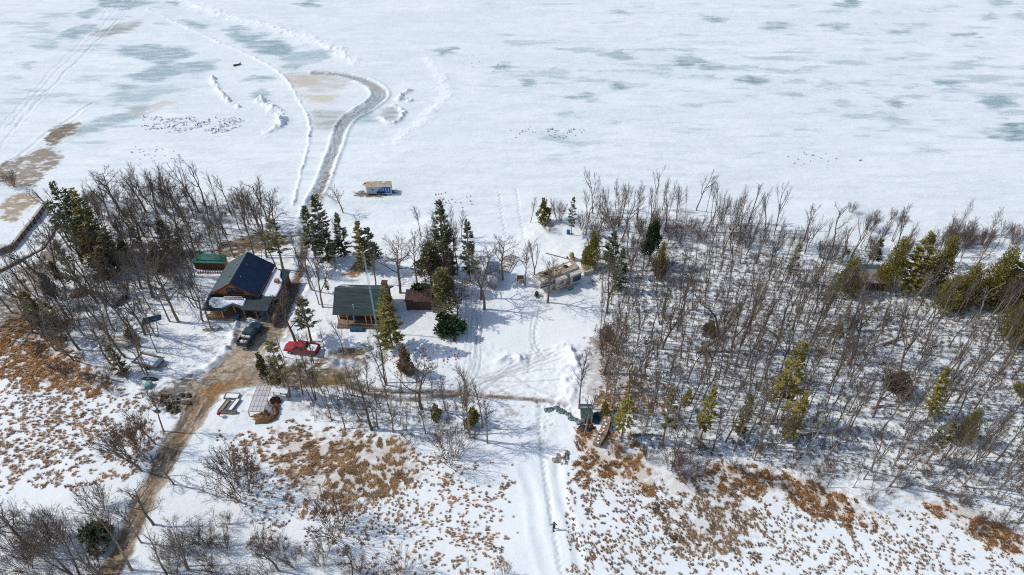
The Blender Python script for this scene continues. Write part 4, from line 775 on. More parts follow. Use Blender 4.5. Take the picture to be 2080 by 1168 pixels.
def fish_house():
    A = Vector(G(746, 394)); B = Vector(G(795, 393)); d = B - A; L = d.length; r = thing('ice_fishing_trailer', 'blue and grey ice fishing house trailer with tan roof on the frozen lake', 'trailer', (A.x, A.y, hz(A.x, A.y)), math.atan2(d.y, d.x)); W = 2.05; H0, H1 = .3, 2.08
    pl = [(0, 0), (L, 0), (L, W), (0, W), (-.95, W * .5)]
    part('body', MB().prism(pl, 'z', H0, H1).mesh('body', M['grey']), r); part('roof', MB().prism([(x * 1.004, y * 1.02 - .03) for x, y in pl], 'z', H1, H1 + .07).mesh('roof', M['rvroof']), r)
    m = MB().add([(2.35, -.012, H0), (L, -.012, H0), (L, -.012, H1), (3.15, -.012, H1), (2.2, -.012, .9), (2.35, 0, H0), (L, 0, H0), (L, 0, H1), (3.15, 0, H1), (2.2, 0, .9)], [(0, 1, 2, 3, 4), (0, 5, 6, 1), (3, 2, 7, 8), (4, 3, 8, 9), (0, 4, 9, 5)]); part('blue_panel', m.mesh('blue_panel', M['blue']), r)
    m = MB().box(L / 2, -.03, H1 - .08, L, .05, .14).box(L + .0, -.02, H0, .12, .07, H1 - H0).box(0, -.02, H0, .1, .07, H1 - H0).box(L / 2 + 1.2, -.03, H0 - .02, 2.6, .05, .16); part('white_trim', m.mesh('white_trim', M['white']), r)
    m = MB().quad((-.02, -.01, H0 + .3), (-.02, -.01, H1), (-.96, W * .5, H1), (-.96, W * .5, H0 + .3), .03); part('nose_panel', m.mesh('nose_panel', M['white']), r)
    for x, z in ((1.3, 1.1), (3.25, 1.25), (4.35, 1.0)):
        g = part('window', MB().box(x, -.03, z, .55, .04, .5).mesh('window', M['glass']), r); m = MB()
        for zz in (z - .06, z + .48): m.box(x, -.04, zz, .7, .06, .08)
        for s in (-1, 1): m.box(x + s * .31, -.04, z, .08, .06, .5)
        part('frame', m.mesh('frame', M['white']), g)
    part('fender', MB().box(2.95, -.12, .55, 1.7, .25, .18).mesh('fender', M['navy'], bevel=.04), r)
    for x in (2.5, 3.3): wheel(r, x, -.02, .34); wheel(r, x, W - .05, .34)
    part('roof_vent', MB().box(3.6, 1.4, H1 + .05, .5, .4, .15).mesh('roof_vent', M['white']), r); part('roof_hatch', MB().box(-.4, 1.3, H1 + .05, .3, .3, .12).mesh('roof_hatch', M['black']), r); part('tongue', MB().tube((-.8, W / 2, .4), (-2.0, W / 2, .35), .06).mesh('tongue', M['black']), r)
fish_house()
def flatbed():
    x, y = G(306, 740); r = thing('utility_trailer', 'wooden-sided utility trailer full of snow near the dirt road', 'trailer', (x, y, hz(x, y)), -.28); 
    part('bed', MB().box(0, 0, .5, 4.2, 2.0, .12).mesh('bed', M['wood']), r); m = MB()
    for s in (-1, 1): m.box(-.2, s * 1.0, .6, 4.2, .12, .45); m.box(0, s * 1.08, .95, 4.4, .12, .1)
    m.box(-2.1, 0, .6, .1, 2.0, .45); part('side_boards', m.mesh('side_boards', M['wood']), r); part('bed_snow', MB().box(-.2, 0, .6, 3.7, 1.8, .28).mesh('bed_snow', M['snow'], bevel=.1), r)
    m = MB().quad((2.0, -1.05, .75), (2.0, .9, .75), (1.5, .9, 1.1), (1.5, -1.05, 1.1), .08); part('end_gate', m.mesh('end_gate', M['grey']), r)
    part('tongue', MB().tube((2, .7, .5), (3.3, 0, .45), .05).tube((2, -.7, .5), (3.3, 0, .45), .05).mesh('tongue', M['black']), r); part('jack', MB().tube((3.2, 0, 0), (3.2, 0, .8), .05).mesh('jack', M['black']), r)
    for s in (-1, 1): wheel(r, .2, s * 1.15, .33)
flatbed()
def mixer():
    x, y = G(1160, 527); r = thing('cement_mixer', 'yellow and orange cement mixer standing on the snow above the camper', 'cement mixer', (x, y, hz(x, y)), .3); ax = Vector((-.45, -.35, .82)).normalized(); p = Vector((0, 0, 1.15)); m = MB()
    for a, b, r1, r2 in ((-.6, -.25, .32, .5), (-.25, .15, .5, .5), (.15, .65, .5, .28)): m.tube(p + ax * a, p + ax * b, r1, r2, 14)
    part('drum', m.mesh('drum', M['yellow'], True), r); m = MB()
    for s in (-1, 1): m.tube((s * .6, -.5, 0), (0, 0, 1.1), .06, k=6).tube((s * .6, .5, 0), (0, 0, 1.1), .06, k=6)
    m.box(.1, -.5, .3, .7, .5, .5); part('stand', m.mesh('stand', M['mixer']), r)
    for s in (-1, 1): part('wheel', MB().tube((s * .55, .45, .25), (s * .68, .45, .25), .26, k=10).mesh('wheel', M['black']), r)
mixer()
r = thing('garden_bench', 'brown slatted bench facing the camera left of the camper', 'bench', at(1057, 573), .05); part('backrest', MB().quad((-.6, .3, .55), (.6, .3, .55), (.6, .45, 1.25), (-.6, .45, 1.25), .05).mesh('backrest', M['deckw']), r); part('seat', MB().box(0, 0, .45, 1.25, .55, .07).mesh('seat', M['wood']), r)
for a, b in ((-.55, -.25), (.55, -.25), (-.55, .28), (.55, .28)): part('leg', MB().box(a, b, -.1, .08, .08, .56).mesh('leg', M['deckw']), r)
for k in (-.8, .8): part('arm_post', MB().box(k, 0, -.1, .1, .1, .9).mesh('arm_post', M['greywood']), r)
def dock(px, L, W, rz, tilt, label):
    r = thing('dock_section', label, 'dock section', at(*px), rz, 'dock sections stored on the shore'); m = MB()
    for s in (-1, 1): m.tube((-L / 2, s * W / 2, .25), (L / 2, s * W / 2, .25 + tilt), .09, k=4)
    part('beams', m.mesh('beams', M['greywood']), r); m = MB()
    for k in np.linspace(-L / 2 + .1, L / 2 - .1, 7): m.tube((k, -W / 2, .3 + tilt * (k / L + .5)), (k, W / 2, .3 + tilt * (k / L + .5)), .06, k=4)
    part('crossbars', m.mesh('crossbars', M['wood']), r)
dock((1026, 540), 4.2, 2.6, 1.25, .3, 'weathered dock section with a sloping end behind the shore oaks'); dock((1038, 530), 2.6, 1.8, -.9, .9, 'smaller dock section propped up on its edge at the shore')
dock((1004, 545), 3.0, 1.2, 1.5, .0, 'narrow dock section lying behind the silver trailer')
thing('long_pole', 'long grey pole lying on snow between camper and cement mixer', 'pole', at(1134, 522), -.42, None, MB().tube((-2.6, 0, .12), (2.3, 0, .2), .09, .06).mesh('long_pole', M['greywood']))
r = thing('hot_tub', 'square cream tub with mossy lid at the wood edge behind the camper', 'tub', at(1192, 552), .45); part('shell', MB().box(0, 0, -.1, 1.9, 1.9, 1.0).mesh('shell', M['cream'], bevel=.08), r); part('lid', MB().box(-.1, .15, .9, 1.1, 1.2, .06).mesh('lid', M['deadolive'], bevel=.02), r)
thing('blue_drum', 'small bright blue object in the snow beside the shore brush', 'drum', at(1154, 476), 0, None, MB().tube((0, 0, 0), (0, 0, .8), .35, k=12).mesh('blue_drum', M['blue']))
thing('black_tarp', 'wet black tarp heap in front of the pale garden shed', 'tarp', at(1188, 872), 0, None, MB().blob(0, 0, 0, 1.1, .6, .45, 8, 18, 5, .3).blob(.9, .2, 0, .6, .4, .4, 9, 12, 4, .3).mesh('black_tarp', M['blacktarp'], True))
thing('junk_heap', 'dark heap of equipment between the pale shed and the wood pile', 'heap', at(1209, 852), 0, None, MB().blob(0, 0, 0, .6, .9, .6, 18, 12, 4, .35).box(.3, .6, 0, .5, .4, .8, .4).mesh('junk_heap', M['bluetarp']))
m = MB(); rr = random.Random(4)
for k in range(14): t = k / 13; m.blob(t * 4.6 + rr.uniform(-.2, .2), -1.9 * t + 1.0 * math.sin(t * 5) * .6 + rr.uniform(-.2, .2), 0, .5, .4, .38, k, 9, 4, .35)
thing('stone_row', 'wavy grey-green row of snowy rubble left of the pale shed', 'rubble', at(1113, 832), 0, None, m.mesh('stone_row', M['greentarp']))
def woodpile():
    A = Vector(G(1234, 848)); B = Vector(G(1209, 908)); d = B - A; r = thing('log_pile', 'long curved stack of split logs at the edge of the east wood', 'log pile', (A.x, A.y, 0), math.atan2(d.y, d.x)); rr = random.Random(7); m = MB(); L = d.length; k = 0.0
    while k < L:
        b = .35 * math.sin(k / L * 3)
        for lev in range(4):
            for s in (-.28, .28): m.tube((k + rr.uniform(-.05, .05), b + s - .27 + rr.uniform(-.06, .06), .08 + lev * .24), (k + rr.uniform(-.05, .05), b + s + .27, .08 + lev * .24 + rr.uniform(-.02, .05)), rr.uniform(.09, .14), k=5)
        k += .25
    part('logs', m.mesh('logs', M['firewood']), r); m = MB(); k = .2
    while k < L: m.blob(k, .35 * math.sin(k / L * 3) + rr.uniform(-.3, .3), .98, .13, .2, .07, int(k * 10), 7, 3, .3); k += .6
    part('snow_caps', m.mesh('snow_caps', M['snow'], True), r)
woodpile()
for k, (a, b, s, lb) in enumerate([(1130, 928, .75, 'snow-capped boulder with a dark base, left one of three beside the footpath'), (1148, 922, .7, 'snow-capped boulder, rear one of three beside the footpath'), (1145, 934, .6, 'blocky snow-dusted boulder, front one of three beside the footpath')]):
    r = thing('boulder', lb, 'boulder', at(a, b), k, 'boulders by the footpath'); part('rock', MB().blob(0, 0, 0, s * 1.15, s * .95, s * .6, 30 + k, 9, 3, .35).mesh('rock', M['stone']), r); part('snow_cap', MB().blob(-.05, .12, s * .3, s * .75, s * .55, s * .34, 40 + k, 9, 3, .4).mesh('snow_cap', M['snow'], True), r)
# left yard things
r = thing('firewood_heap', 'round heap of pale split wood with dark rim under the left trees', 'firewood', at(162, 597), .3); rr = random.Random(9); m = MB()
for k in range(90): a, q = rr.uniform(0, 6.3), rr.random() ** .5 * 1.5; x, y = q * math.cos(a), q * math.sin(a) * .7; z = .9 * (1 - (q / 1.6) ** 2); dx, dy = rr.uniform(-.25, .25), rr.uniform(-.25, .25); m.tube((x - dx, y - dy, z), (x + dx, y + dy, z + rr.uniform(-.1, .1)), .11, k=5)
part('logs', m.mesh('logs', M['firewood']), r); part('snow_dusting', MB().blob(.1, .1, .4, .8, .5, .52, 3).mesh('snow_dusting', M['snow'], True), r); part('rim', MB().blob(0, 0, -.1, 1.75, 1.15, .45, 3, 16, 4, .12).mesh('rim', M['rubble']), r)
r = thing('snowmobile', 'dark covered snowmobile resting on snow between left-hand trees', 'snowmobile', at(246, 614), 4.25); part('cover', MB().blob(-.5, 0, .3, .95, .5, .75, 5, 12, 5, .12).blob(.4, 0, .25, .75, .48, .55, 6, 12, 5, .1).mesh('cover', M['blacktarp'], True), r); part('track', MB().box(-.6, 0, 0, 1.6, .4, .3).mesh('track', M['black'], bevel=.08), r)
for s in (-1, 1): part('ski', MB().box(1.05, s * .38, .05, 1.3, .14, .05).mesh('ski', M['steel']), r)
thing('tarp_heap', 'blue-black tarp stretched over a low heap in the left yard', 'tarp', at(307, 651), .5, None, MB().add([(-1.6, -.8, 0), (1.5, -.5, 0), (1.7, .7, 0), (-1.3, .9, 0), (-1.0, 0, .95), (.9, .1, .65)], [(0, 1, 5, 4), (2, 3, 4, 5), (1, 2, 5), (3, 0, 4)]).mesh('tarp_heap', M['bluetarp']))
thing('covered_boat', 'beige tarp-covered boat among the lower left trees', 'boat', at(240, 697), -.2, None, MB().add([(-2.3, -.9, .2), (1.6, -.9, .2), (2.7, 0, .35), (1.6, .9, .2), (-2.3, .9, .2), (-2.2, -.9, .8), (1.5, -.9, .85), (2.6, 0, .9), (1.5, .9, .85), (-2.2, .9, .8), (-2.0, 0, 1.3), (1.4, 0, 1.35)], [(0, 1, 6, 5), (1, 2, 7, 6), (2, 3, 8, 7), (3, 4, 9, 8), (4, 0, 5, 9), (5, 6, 11, 10), (8, 9, 10, 11), (6, 7, 11), (7, 8, 11), (9, 5, 10)]).mesh('covered_boat', M['cream']))
r = thing('fire_pit', 'snow-topped stone fire pit with brush left of the dark truck', 'fire pit', at(440, 668), 0); part('stones', MB().blob(0, 0, 0, 1.0, .7, .6, 12, 11, 4, .35).blob(-1.3, -.4, 0, 1.0, .35, .3, 13, 10, 3, .35).mesh('stones', M['stone']), r); part('snow_cap', MB().blob(0, 0, .35, .6, .4, .36, 2).mesh('snow_cap', M['snow'], True), r)
r = thing('culvert_box', 'pale teal box with snowy lid at the left verge of the road junction', 'box', at(301, 785), .1); part('box', MB().box(.15, 0, 0, .8, 1.2, .7).mesh('box', M['teal'], bevel=.04), r); part('snow_lid', MB().blob(-.6, 0, 0, .9, .6, .5, 4).mesh('snow_lid', M['snow'], True), r)
thing('overturned_hull', 'dark overturned hull in snow below the utility trailer', 'hull', at(305, 771), -.1, None, MB().blob(0, 0, 0, 1.4, .4, .4, 14, 14, 4, .08).mesh('overturned_hull', M['blacktarp'], True))
m = MB(); rr = random.Random(3)
for k in range(26): x, y = rr.uniform(-2.2, 2.2), rr.uniform(-1.6, 1.6); m.blob(x, y, -.1, rr.uniform(.2, .6), rr.uniform(.2, .5), rr.uniform(.2, .55), k, 8, 3, .35)
thing('earth_heap', 'dark rubble and earth pushed up beside the road junction', 'earth heap', at(352, 818), 0, None, m.mesh('earth_heap', M['rubble']))
m = MB()
for k in range(7): m.tube((rr.uniform(-2, 1), rr.uniform(-1.3, 1.3), .35), (rr.uniform(-1, 2.6), rr.uniform(-1.3, 1.6), .5), .08, k=5)
thing('scrap_boards', 'grey boards lying across the dark earth heap', 'boards', at(350, 812), .3, None, m.mesh('scrap_boards', M['greywood']))
r = thing('swing_frame', 'thin timber A-frame swing set behind the timber house', 'swing set', at(524, 524), 0); part('crossbar', MB().tube((-1.4, 0, 1.9), (1.2, 0, 1.9), .06, k=5).mesh('crossbar', M['greywood']), r)
for s in (-1.35, 1.15):
    for t in (-.7, .7): part('leg', MB().tube((s + t * .4, t, 0), (s, 0, 1.9), .05, k=5).mesh('leg', M['greywood']), r)
m = MB(); rr = random.Random(8)
for k in range(18): m.blob(rr.uniform(-1.2, 1.2), rr.uniform(-.6, .8), -.1, rr.uniform(.15, .4), rr.uniform(.15, .4), rr.uniform(.3, .8), k, 8, 3, .4)
thing('clutter_heap', 'orange-brown clutter heaped before the porch of the timber house', 'heap', at(516, 642), 0, None, m.mesh('clutter_heap', M['tarp']))
thing('snow_drift', 'dirty white lump of snow between dark truck and clutter heap', 'snow heap', at(508, 649), 0, None, MB().blob(0, 0, 0, .9, .5, .4, 31, 12, 4, .3).blob(.9, -.2, 0, .5, .3, .3, 32).mesh('snow_drift', M['snow'], True))
r = thing('dark_bin', 'tall dark blue bin at the porch corner of the timber house', 'bin', at(485, 650), 0); part('body', MB().box(0, 0, 0, .7, .7, 1.2).mesh('body', M['bluetarp'], bevel=.05), r); part('lid', MB().box(0, 0, 1.2, .76, .76, .08).mesh('lid', M['navy']), r)
def sea_wall(px, h, label, z=LAKE_Z):
    P = [Vector((*G(a, b, z), z)) for a, b in px]; o = P[0]; r = thing('timber_sea_wall', label, 'wall', o); m = MB(); c = MB(); q = MB()
    for a, b in zip(P[:-1], P[1:]):
        d = b - a; n = Vector((-d.y, d.x, 0)).normalized(); mid = (a + b) / 2 - o; rz = math.atan2(d.y, d.x); m.box(mid.x, mid.y, -.4, d.length, .14, h + .4, rz); c.box(mid.x, mid.y, h, d.length + .2, .5, .1, rz)
        k = .5
        while k < d.length: p = a + d.normalized() * k - o; s = .2; q.tube((p.x + s, p.y - s * .5, -.4), (p.x + s, p.y - s * .5, h + .05), .11, k=6); k += 1.3
    part('planks', m.mesh('planks', M['greywood']), r); part('cap_boards', c.mesh('cap_boards', M['lumber2']), r); part('piles', q.mesh('piles', M['logd']), r)
sea_wall([(95, 418), (72, 450), (48, 480), (30, 503), (0, 515), (-80, 545)], .95, 'long bent timber sea wall jutting into the ice at far left')
sea_wall([(116, 462), (88, 508), (40, 532), (0, 552), (-80, 585)], .45, 'low bent timber wall along the shore below the jutting sea wall')
sea_wall([(-60, 664), (16, 661)], .3, 'short straight timber edge at the left marsh margin'); 
thing('drift_log', 'short dark log lying alone on the lake snow left of the ice road', 'log', at(482, 133, None, LAKE_Z), .5, None, MB().tube((-1.1, 0, .2), (1.1, 0, .25), .28, .2).tube((.4, 0, .2), (1.2, .5, .5), .1, k=5).mesh('drift_log', M['rubble']))
# ------------------------------------------------------------------ walker
def skinned(name, bones, rads, m, parent, sub=1):
    pts = list(rads); me = bpy.data.meshes.new(name); me.from_pydata([bones[p] for p in pts], [(pts.index(a), pts.index(b)) for a, b in LINKS if a in rads and b in rads], []); me.materials.append(m)
    o = bpy.data.objects.new(name, me); COL.objects.link(o); sk = o.modifiers.new('skin', 'SKIN'); sk.use_smooth_shade = True; me.skin_vertices.new() if not me.skin_vertices else None
    for i, p in enumerate(pts): me.skin_vertices[0].data[i].radius = (rads[p], rads[p]); me.skin_vertices[0].data[i].use_root = (i == 0)
    s = o.modifiers.new('sub', 'SUBSURF'); s.levels = sub; s.render_levels = sub; o.parent = parent; return o
LINKS = [('pel', 'wai'), ('wai', 'che'), ('che', 'nec'), ('nec', 'hea'), ('hea', 'top')] + [l for s in 'LR' for l in (('pel', 'hip' + s), ('hip' + s, 'kne' + s), ('kne' + s, 'ank' + s), ('ank' + s, 'toe' + s), ('che', 'sho' + s), ('sho' + s, 'elb' + s), ('elb' + s, 'wri' + s), ('wri' + s, 'pal' + s), ('pal' + s, 'f1' + s), ('pal' + s, 'f2' + s), ('pal' + s, 'f3' + s), ('pal' + s, 'f4' + s), ('wri' + s, 'thu' + s))]
Bn = dict(pel=(0, 0, .95), wai=(0, 0, 1.1), che=(0, .03, 1.35), nec=(0, .05, 1.5), hea=(0, .08, 1.60), top=(0, .08, 1.72))
for s, g in (('L', -1), ('R', 1)):
    st = .20 * g
    Bn.update({'hip' + s: (g * .1, 0, .92), 'kne' + s: (g * .1, st * .6 + .06, .5), 'ank' + s: (g * .1, st, .09), 'toe' + s: (g * .11, st + .17, .04), 'sho' + s: (g * .19, .03, 1.42), 'elb' + s: (g * .33, -st * .4, 1.2), 'wri' + s: (g * .40, -st * .8 + .1, 1.03), 'pal' + s: (g * .42, -st * .8 + .15, .97),
               'f1' + s: (g * .45, -st * .8 + .19, .91), 'f2' + s: (g * .43, -st * .8 + .2, .89), 'f3' + s: (g * .41, -st * .8 + .19, .89), 'f4' + s: (g * .39, -st * .8 + .17, .90), 'thu' + s: (g * .38, -st * .8 + .19, .98)})
RB = dict(pel=.11, wai=.1, che=.12, nec=.05, hea=.09, top=.06)
for s in 'LR': RB.update({'hip' + s: .08, 'kne' + s: .055, 'ank' + s: .04, 'toe' + s: .04, 'sho' + s: .055, 'elb' + s: .04, 'wri' + s: .028, 'pal' + s: .028, 'f1' + s: .009, 'f2' + s: .009, 'f3' + s: .009, 'f4' + s: .008, 'thu' + s: .010})
x, y = G(1125, 1073); who = thing('person', 'person in dark green jacket walking along the snowy footpath', 'person', (x, y, hz(x, y) + .02), .1)
skinned('body', Bn, RB, M['skin'], who)
skinned('jacket', Bn, {**{k: RB[k] + .04 for k in ('pel', 'wai', 'che')}, **{k + s: RB[k + s] + .025 for k in ('sho', 'elb', 'wri') for s in 'LR'}}, M['cloth'], who)
skinned('trousers', Bn, {'pel': .12, **{k + s: RB[k + s] + .022 for k in ('hip', 'kne', 'ank') for s in 'LR'}}, M['clothd'], who)
part('hat', MB().blob(0, .08, 1.62, .115, .12, .15, 1, 12, 5, .02, 0).mesh('hat', M['clothd'], True), who)
for s in 'LR': a = Bn['ank' + s]; part('boot', MB().box(a[0], a[1] + .07, -.02, .12, .30, .16).mesh('boot', M['black'], bevel=.03), who)

# ------------------------------------------------------------------ trees, one by one
def T(pr, bx, by, ty, label, group=None, rz=None, wide=1.0, lean=None, **k):
    x, y = G(bx, by); rr = random.Random(int(bx * 7 + by * 3)); place(pr, x, y, height_of(bx, by, ty), rr.uniform(0, 6.28) if rz is None else rz, label, group, lean, wide, **k); TAKEN.append((x, y))
TAKEN = []
T(SPR[0], 903, 552, 404, 'tallest dark spruce at the top of the middle tree clump', wide=1.05); T(SPR[1], 955, 570, 445, 'lone pointed spruce right of the middle clump, beside the clearing'); T(SPR[0], 668, 533, 393, 'tall dense spruce, tallest beside the road to the lake', wide=1.15)
T(SPR[1], 641, 523, 416, 'slimmer spruce just left of the tallest roadside spruce', wide=1.2); T(SPR[2], 700, 520, 432, 'dark bushy spruce just right of the tallest roadside spruce'); T(OSPR[2], 575, 548, 443, 'open-branched pine left of the lake road, behind the timber house', wide=1.5)
T(OSPR[0], 742, 545, 446, 'olive spruce beside the brown grass patch above the log cabin', wide=1.1); T(SPR[3], 759, 548, 462, 'thin dark spruce right of the olive spruce above the log cabin', wide=1.3); T(OSPR[0], 797, 705, 584, 'olive-green spruce against the right corner of the log cabin', wide=1.15)
T(OSPR[2], 633, 697, 605, 'sparse spruce standing over the red pickup truck', wide=1.5); T(SPR[3], 667, 594, 563, 'very small spruce in snow between lake road and log cabin')
T(SPR[0], 178, 515, 368, 'tall spruce at upper left, first of three above the sea wall', wide=1.0); T(SPR[2], 196, 520, 385, 'second spruce in the upper left trio', wide=1.0); T(OSPR[0], 214, 525, 383, 'olive spruce on the right of the upper left trio', wide=1.1); T(SPR[3], 140, 490, 408, 'small dark conifer nearest the sea wall', wide=1.4)
T(DARKC[0], 283, 500, 459, 'dark round conifer right of the upper left spruce trio', wide=.9); T(DARKC[0], 350, 515, 443, 'broad dark conifer deep in the left wood', wide=1.0); T(CED[2], 195, 530, 476, 'small dark cedar under the upper left spruces', wide=1.4); T(DARKC[0], 240, 548, 470, 'dark cedar in the thick of the left wood'); T(OSPR[2], 165, 600, 520, 'scraggly cedar beside the round firewood heap')
for k, (a, b, c_, lb) in enumerate([(225, 560, 500, 'dark cedar left of the upper yard, behind the slim stems'), (150, 560, 490, 'dark cedar on the bank above the bent shore wall'), (120, 620, 555, 'dark cedar at the middle of the left wood margin'), (330, 545, 490, 'dark low cedar left of the green-roofed shed'), (375, 520, 470, 'dark cedar behind the green-roofed shed'), (265, 540, 485, 'dark cedar below the dark round conifer')]):
    T((DARKC[0], OSPR[2], PIN[2])[k % 3], a, b, c_, lb, wide=1.3)
T(DARKC[0], 85, 660, 590, 'dark bushy cedar in the left wood margin'); T(OSPR[2], 130, 690, 610, 'ragged cedar at the left shore bank', wide=1.4); T(DARKC[0], 249, 760, 700, 'dark leaning cedar below the beige covered boat', wide=.8); T(PIN[2], 135, 590, 530, 'grey-green scrub pine in the left wood')
T(OSPR[2], 583, 805, 690, 'scraggly olive pine beside the road junction', wide=1.05); T(PIN[2], 548, 790, 716, 'yellowish scrub pine left of the scraggly olive pine', wide=.9); T(PIN[2], 570, 800, 735, 'low scrub pine below the scraggly olive pine', wide=.9)
T(PIN[2], 878, 590, 490, 'olive scrub pine at the left of the middle clump', wide=1.6); T(PIN[2], 905, 640, 545, 'grey-green scrub pine in the middle clump, right of the brown shed', wide=1.7); T(PIN[1], 853, 606, 577, 'low green pine bush behind the brown shed', wide=1.3); T(PIN[1], 868, 604, 580, 'green pine bush against the back of the brown shed'); T(CED[2], 905, 585, 560, 'small green cedar in the middle clump', wide=1.8)
T(PIN[1], 922, 682, 640, 'bright green pine bush at the lower end of the middle clump', wide=.95); T(PIN[1], 902, 668, 635, 'grey-green bush joined to the bright green pine bush'); T(CED[2], 925, 692, 679, 'tiny olive cedar below the bright green pine bush'); T(DARKC[0], 915, 560, 505, 'dark conifer filling the middle clump behind the spruces')
T(CED[2], 1105, 450, 401, 'small olive cedar standing alone at the lake shore', wide=1.1); T(SPR[3], 1160, 478, 401, 'thin frosted spruce at the shore end of the east wood', wide=.8); T(CED[1], 1199, 545, 463, 'yellow-olive cedar at the wood edge behind the cream tub', wide=.7); T(DEAD[0], 1190, 533, 500, 'rusty brown conifer before the yellow-olive cedar')
T(PIN[0], 1317, 540, 446, 'bright green pine standing out in the upper east wood', wide=.85); T(CED[1], 1337, 565, 487, 'small olive cedar just right of the bright green pine', wide=.55); T(SPR[3], 1237, 560, 470, 'dark spruce in the upper left of the east wood', wide=1.2); T(SPR[2], 1255, 590, 505, 'dark bushy spruce low in the upper left of the east wood')
T(OSPR[1], 1600, 575, 492, 'thin olive spruce near the lake side of the east wood', wide=.7); T(CED[1], 1713, 595, 520, 'olive cedar left of the grey shed'); T(CED[0], 1795, 585, 478, 'dense olive cedar above the grey shed', wide=.72); T(OSPR[0], 1838, 590, 470, 'tallest olive cedar in the group above the grey shed', wide=1.25); T(CED[1], 1890, 580, 476, 'right-hand olive cedar in the group above the grey shed', wide=.8); T(SPR[3], 1768, 540, 485, 'small green spruce at the left end of the olive cedars', wide=1.4)
T(CED[1], 1915, 625, 560, 'low olive cedar between the two big cedar groups', wide=1.3); T(CED[0], 1945, 620, 535, 'broad olive cedar left of the dead white branches', wide=.85); T(CED[0], 1995, 620, 500, 'big olive cedar near the right edge, left of its neighbour', wide=.85); T(OSPR[0], 2040, 625, 492, 'biggest olive cedar at the right edge', wide=1.5); T(CED[0], 2080, 640, 500, 'olive cedar cut by the right edge of the wood', wide=.9); T(CED[1], 2050, 690, 600, 'lower olive cedar at the right edge', wide=1.1)
T(OSPR[1], 1568, 862, 694, 'tall golden-olive spruce in the middle of the east wood', wide=.9); T(OSPR[0], 1598, 895, 795, 'dense olive spruce right of the tall golden one', wide=.8); T(OSPR[1], 1422, 892, 786, 'slim olive spruce near the front of the east wood', wide=.8); T(OSPR[1], 1390, 836, 790, 'very small olive spruce in the east wood', wide=1.1); T(OSPR[1], 1262, 890, 800, 'olive spruce right of the log pile', wide=1.0); T(OSPR[2], 1345, 905, 788, 'scraggly spruce between the log pile and the slim olive spruce', wide=.9); T(DARKC[0], 1500, 880, 800, 'dark ragged conifer near the front of the east wood', wide=.6)
T(OSPR[0], 1888, 845, 747, 'leaning dull-olive conifer in the right part of the east wood', wide=.8, lean=(0, .12)); T(CED[1], 1950, 895, 828, 'rounded olive cedar right of the leaning dull-olive conifer', wide=.8); T(OSPR[2], 1880, 940, 850, 'grey-green ragged conifer at the lower right wood edge', wide=1.2); T(CED[2], 2068, 800, 770, 'small cedar low at the right edge', wide=1.4); T(OSPR[2], 1690, 700, 655, 'small grey-green conifer in the central east wood', wide=1.8)
T(DEAD[0], 826, 760, 700, 'rust-brown dead conifer below the log cabin', wide=.8); T(CED[2], 887, 846, 820, 'small olive cedar among stems below the two-track trail', wide=1.3); T(CED[2], 961, 862, 826, 'olive cedar behind the big forked tree below the clearing', wide=1.2); T(CED[2], 1227, 845, 815, 'small olive cedar behind the log pile')
T(PIN[1], 195, 1100, 1068, 'grey-green bush in the lower left thicket')
for i, (bx, by, ty, wd, lb) in enumerate([(1135, 448, 404, 1.0, 'tall reddish shrub next to the lone shore cedar'), (1113, 470, 450, 1.4, 'low brown brush below the lone shore cedar'), (1765, 463, 424, 1.0, 'leafless shrub on the lake snow, largest of those off the wood'), (1728, 430, 408, 1.0, 'small leafless shrub on the lake snow, farthest left of its row'), (1813, 442, 420, 1.0, 'round leafless shrub on the lake snow, right of the largest one'), (1840, 445, 432, .8, 'tiny leafless shrub on the lake snow, right end of its row'),
        (25, 375, 338, 1.1, 'dark leafless shrub on bare sand at upper left'), (487, 1000, 925, 1.25, 'wide leafless shrub in the marsh right of the dirt road'), (470, 960, 915, 1.3, 'upper part-clump of leafless shrub in the marsh right of the dirt road'), (682, 1082, 1012, 1.1, 'dense brown shrub casting a long shadow in the mid marsh'), (270, 930, 865, 1.2, 'brown-leaved shrub left of the dirt road'), (285, 900, 850, 1.2, 'upper brown shrub left of the dirt road'), (205, 1035, 990, 1.3, 'brown shrub left of the road near the lower thicket'),
        (915, 935, 870, 1.1, 'purplish shrub right of the mid marsh'), (1340, 560, 505, 1.3, 'grey tangled shrub in the upper east wood'), (1390, 965, 925, 1.3, 'grey-brown shrub in the reeds below the east wood'), (1365, 950, 905, 1.2, 'tall grey shrub in the reeds below the east wood'), (1230, 720, 660, .9, 'brown brush at the right edge of the clearing'), (440, 640, 600, .8, 'small brush at the porch corner')]):
    T(BUSHES[i % 4], bx, by, ty, lb, wide=wd)
T(DEAD[1], 1820, 795, 755, 'tangle of dead brown brush in the right part of the east wood', wide=1.3); T(DEAD[1], 1090, 600, 590, 'low brown brush under the camper nose', wide=1.2); T(DEAD[1], 270, 690, 665, 'low brown brush in the lower left wood'); T(DEAD[1], 1232, 690, 660, 'rusty brush at the right edge of the clearing'); T(DEAD[1], 1440, 680, 650, 'brown brush under the leaning oak')
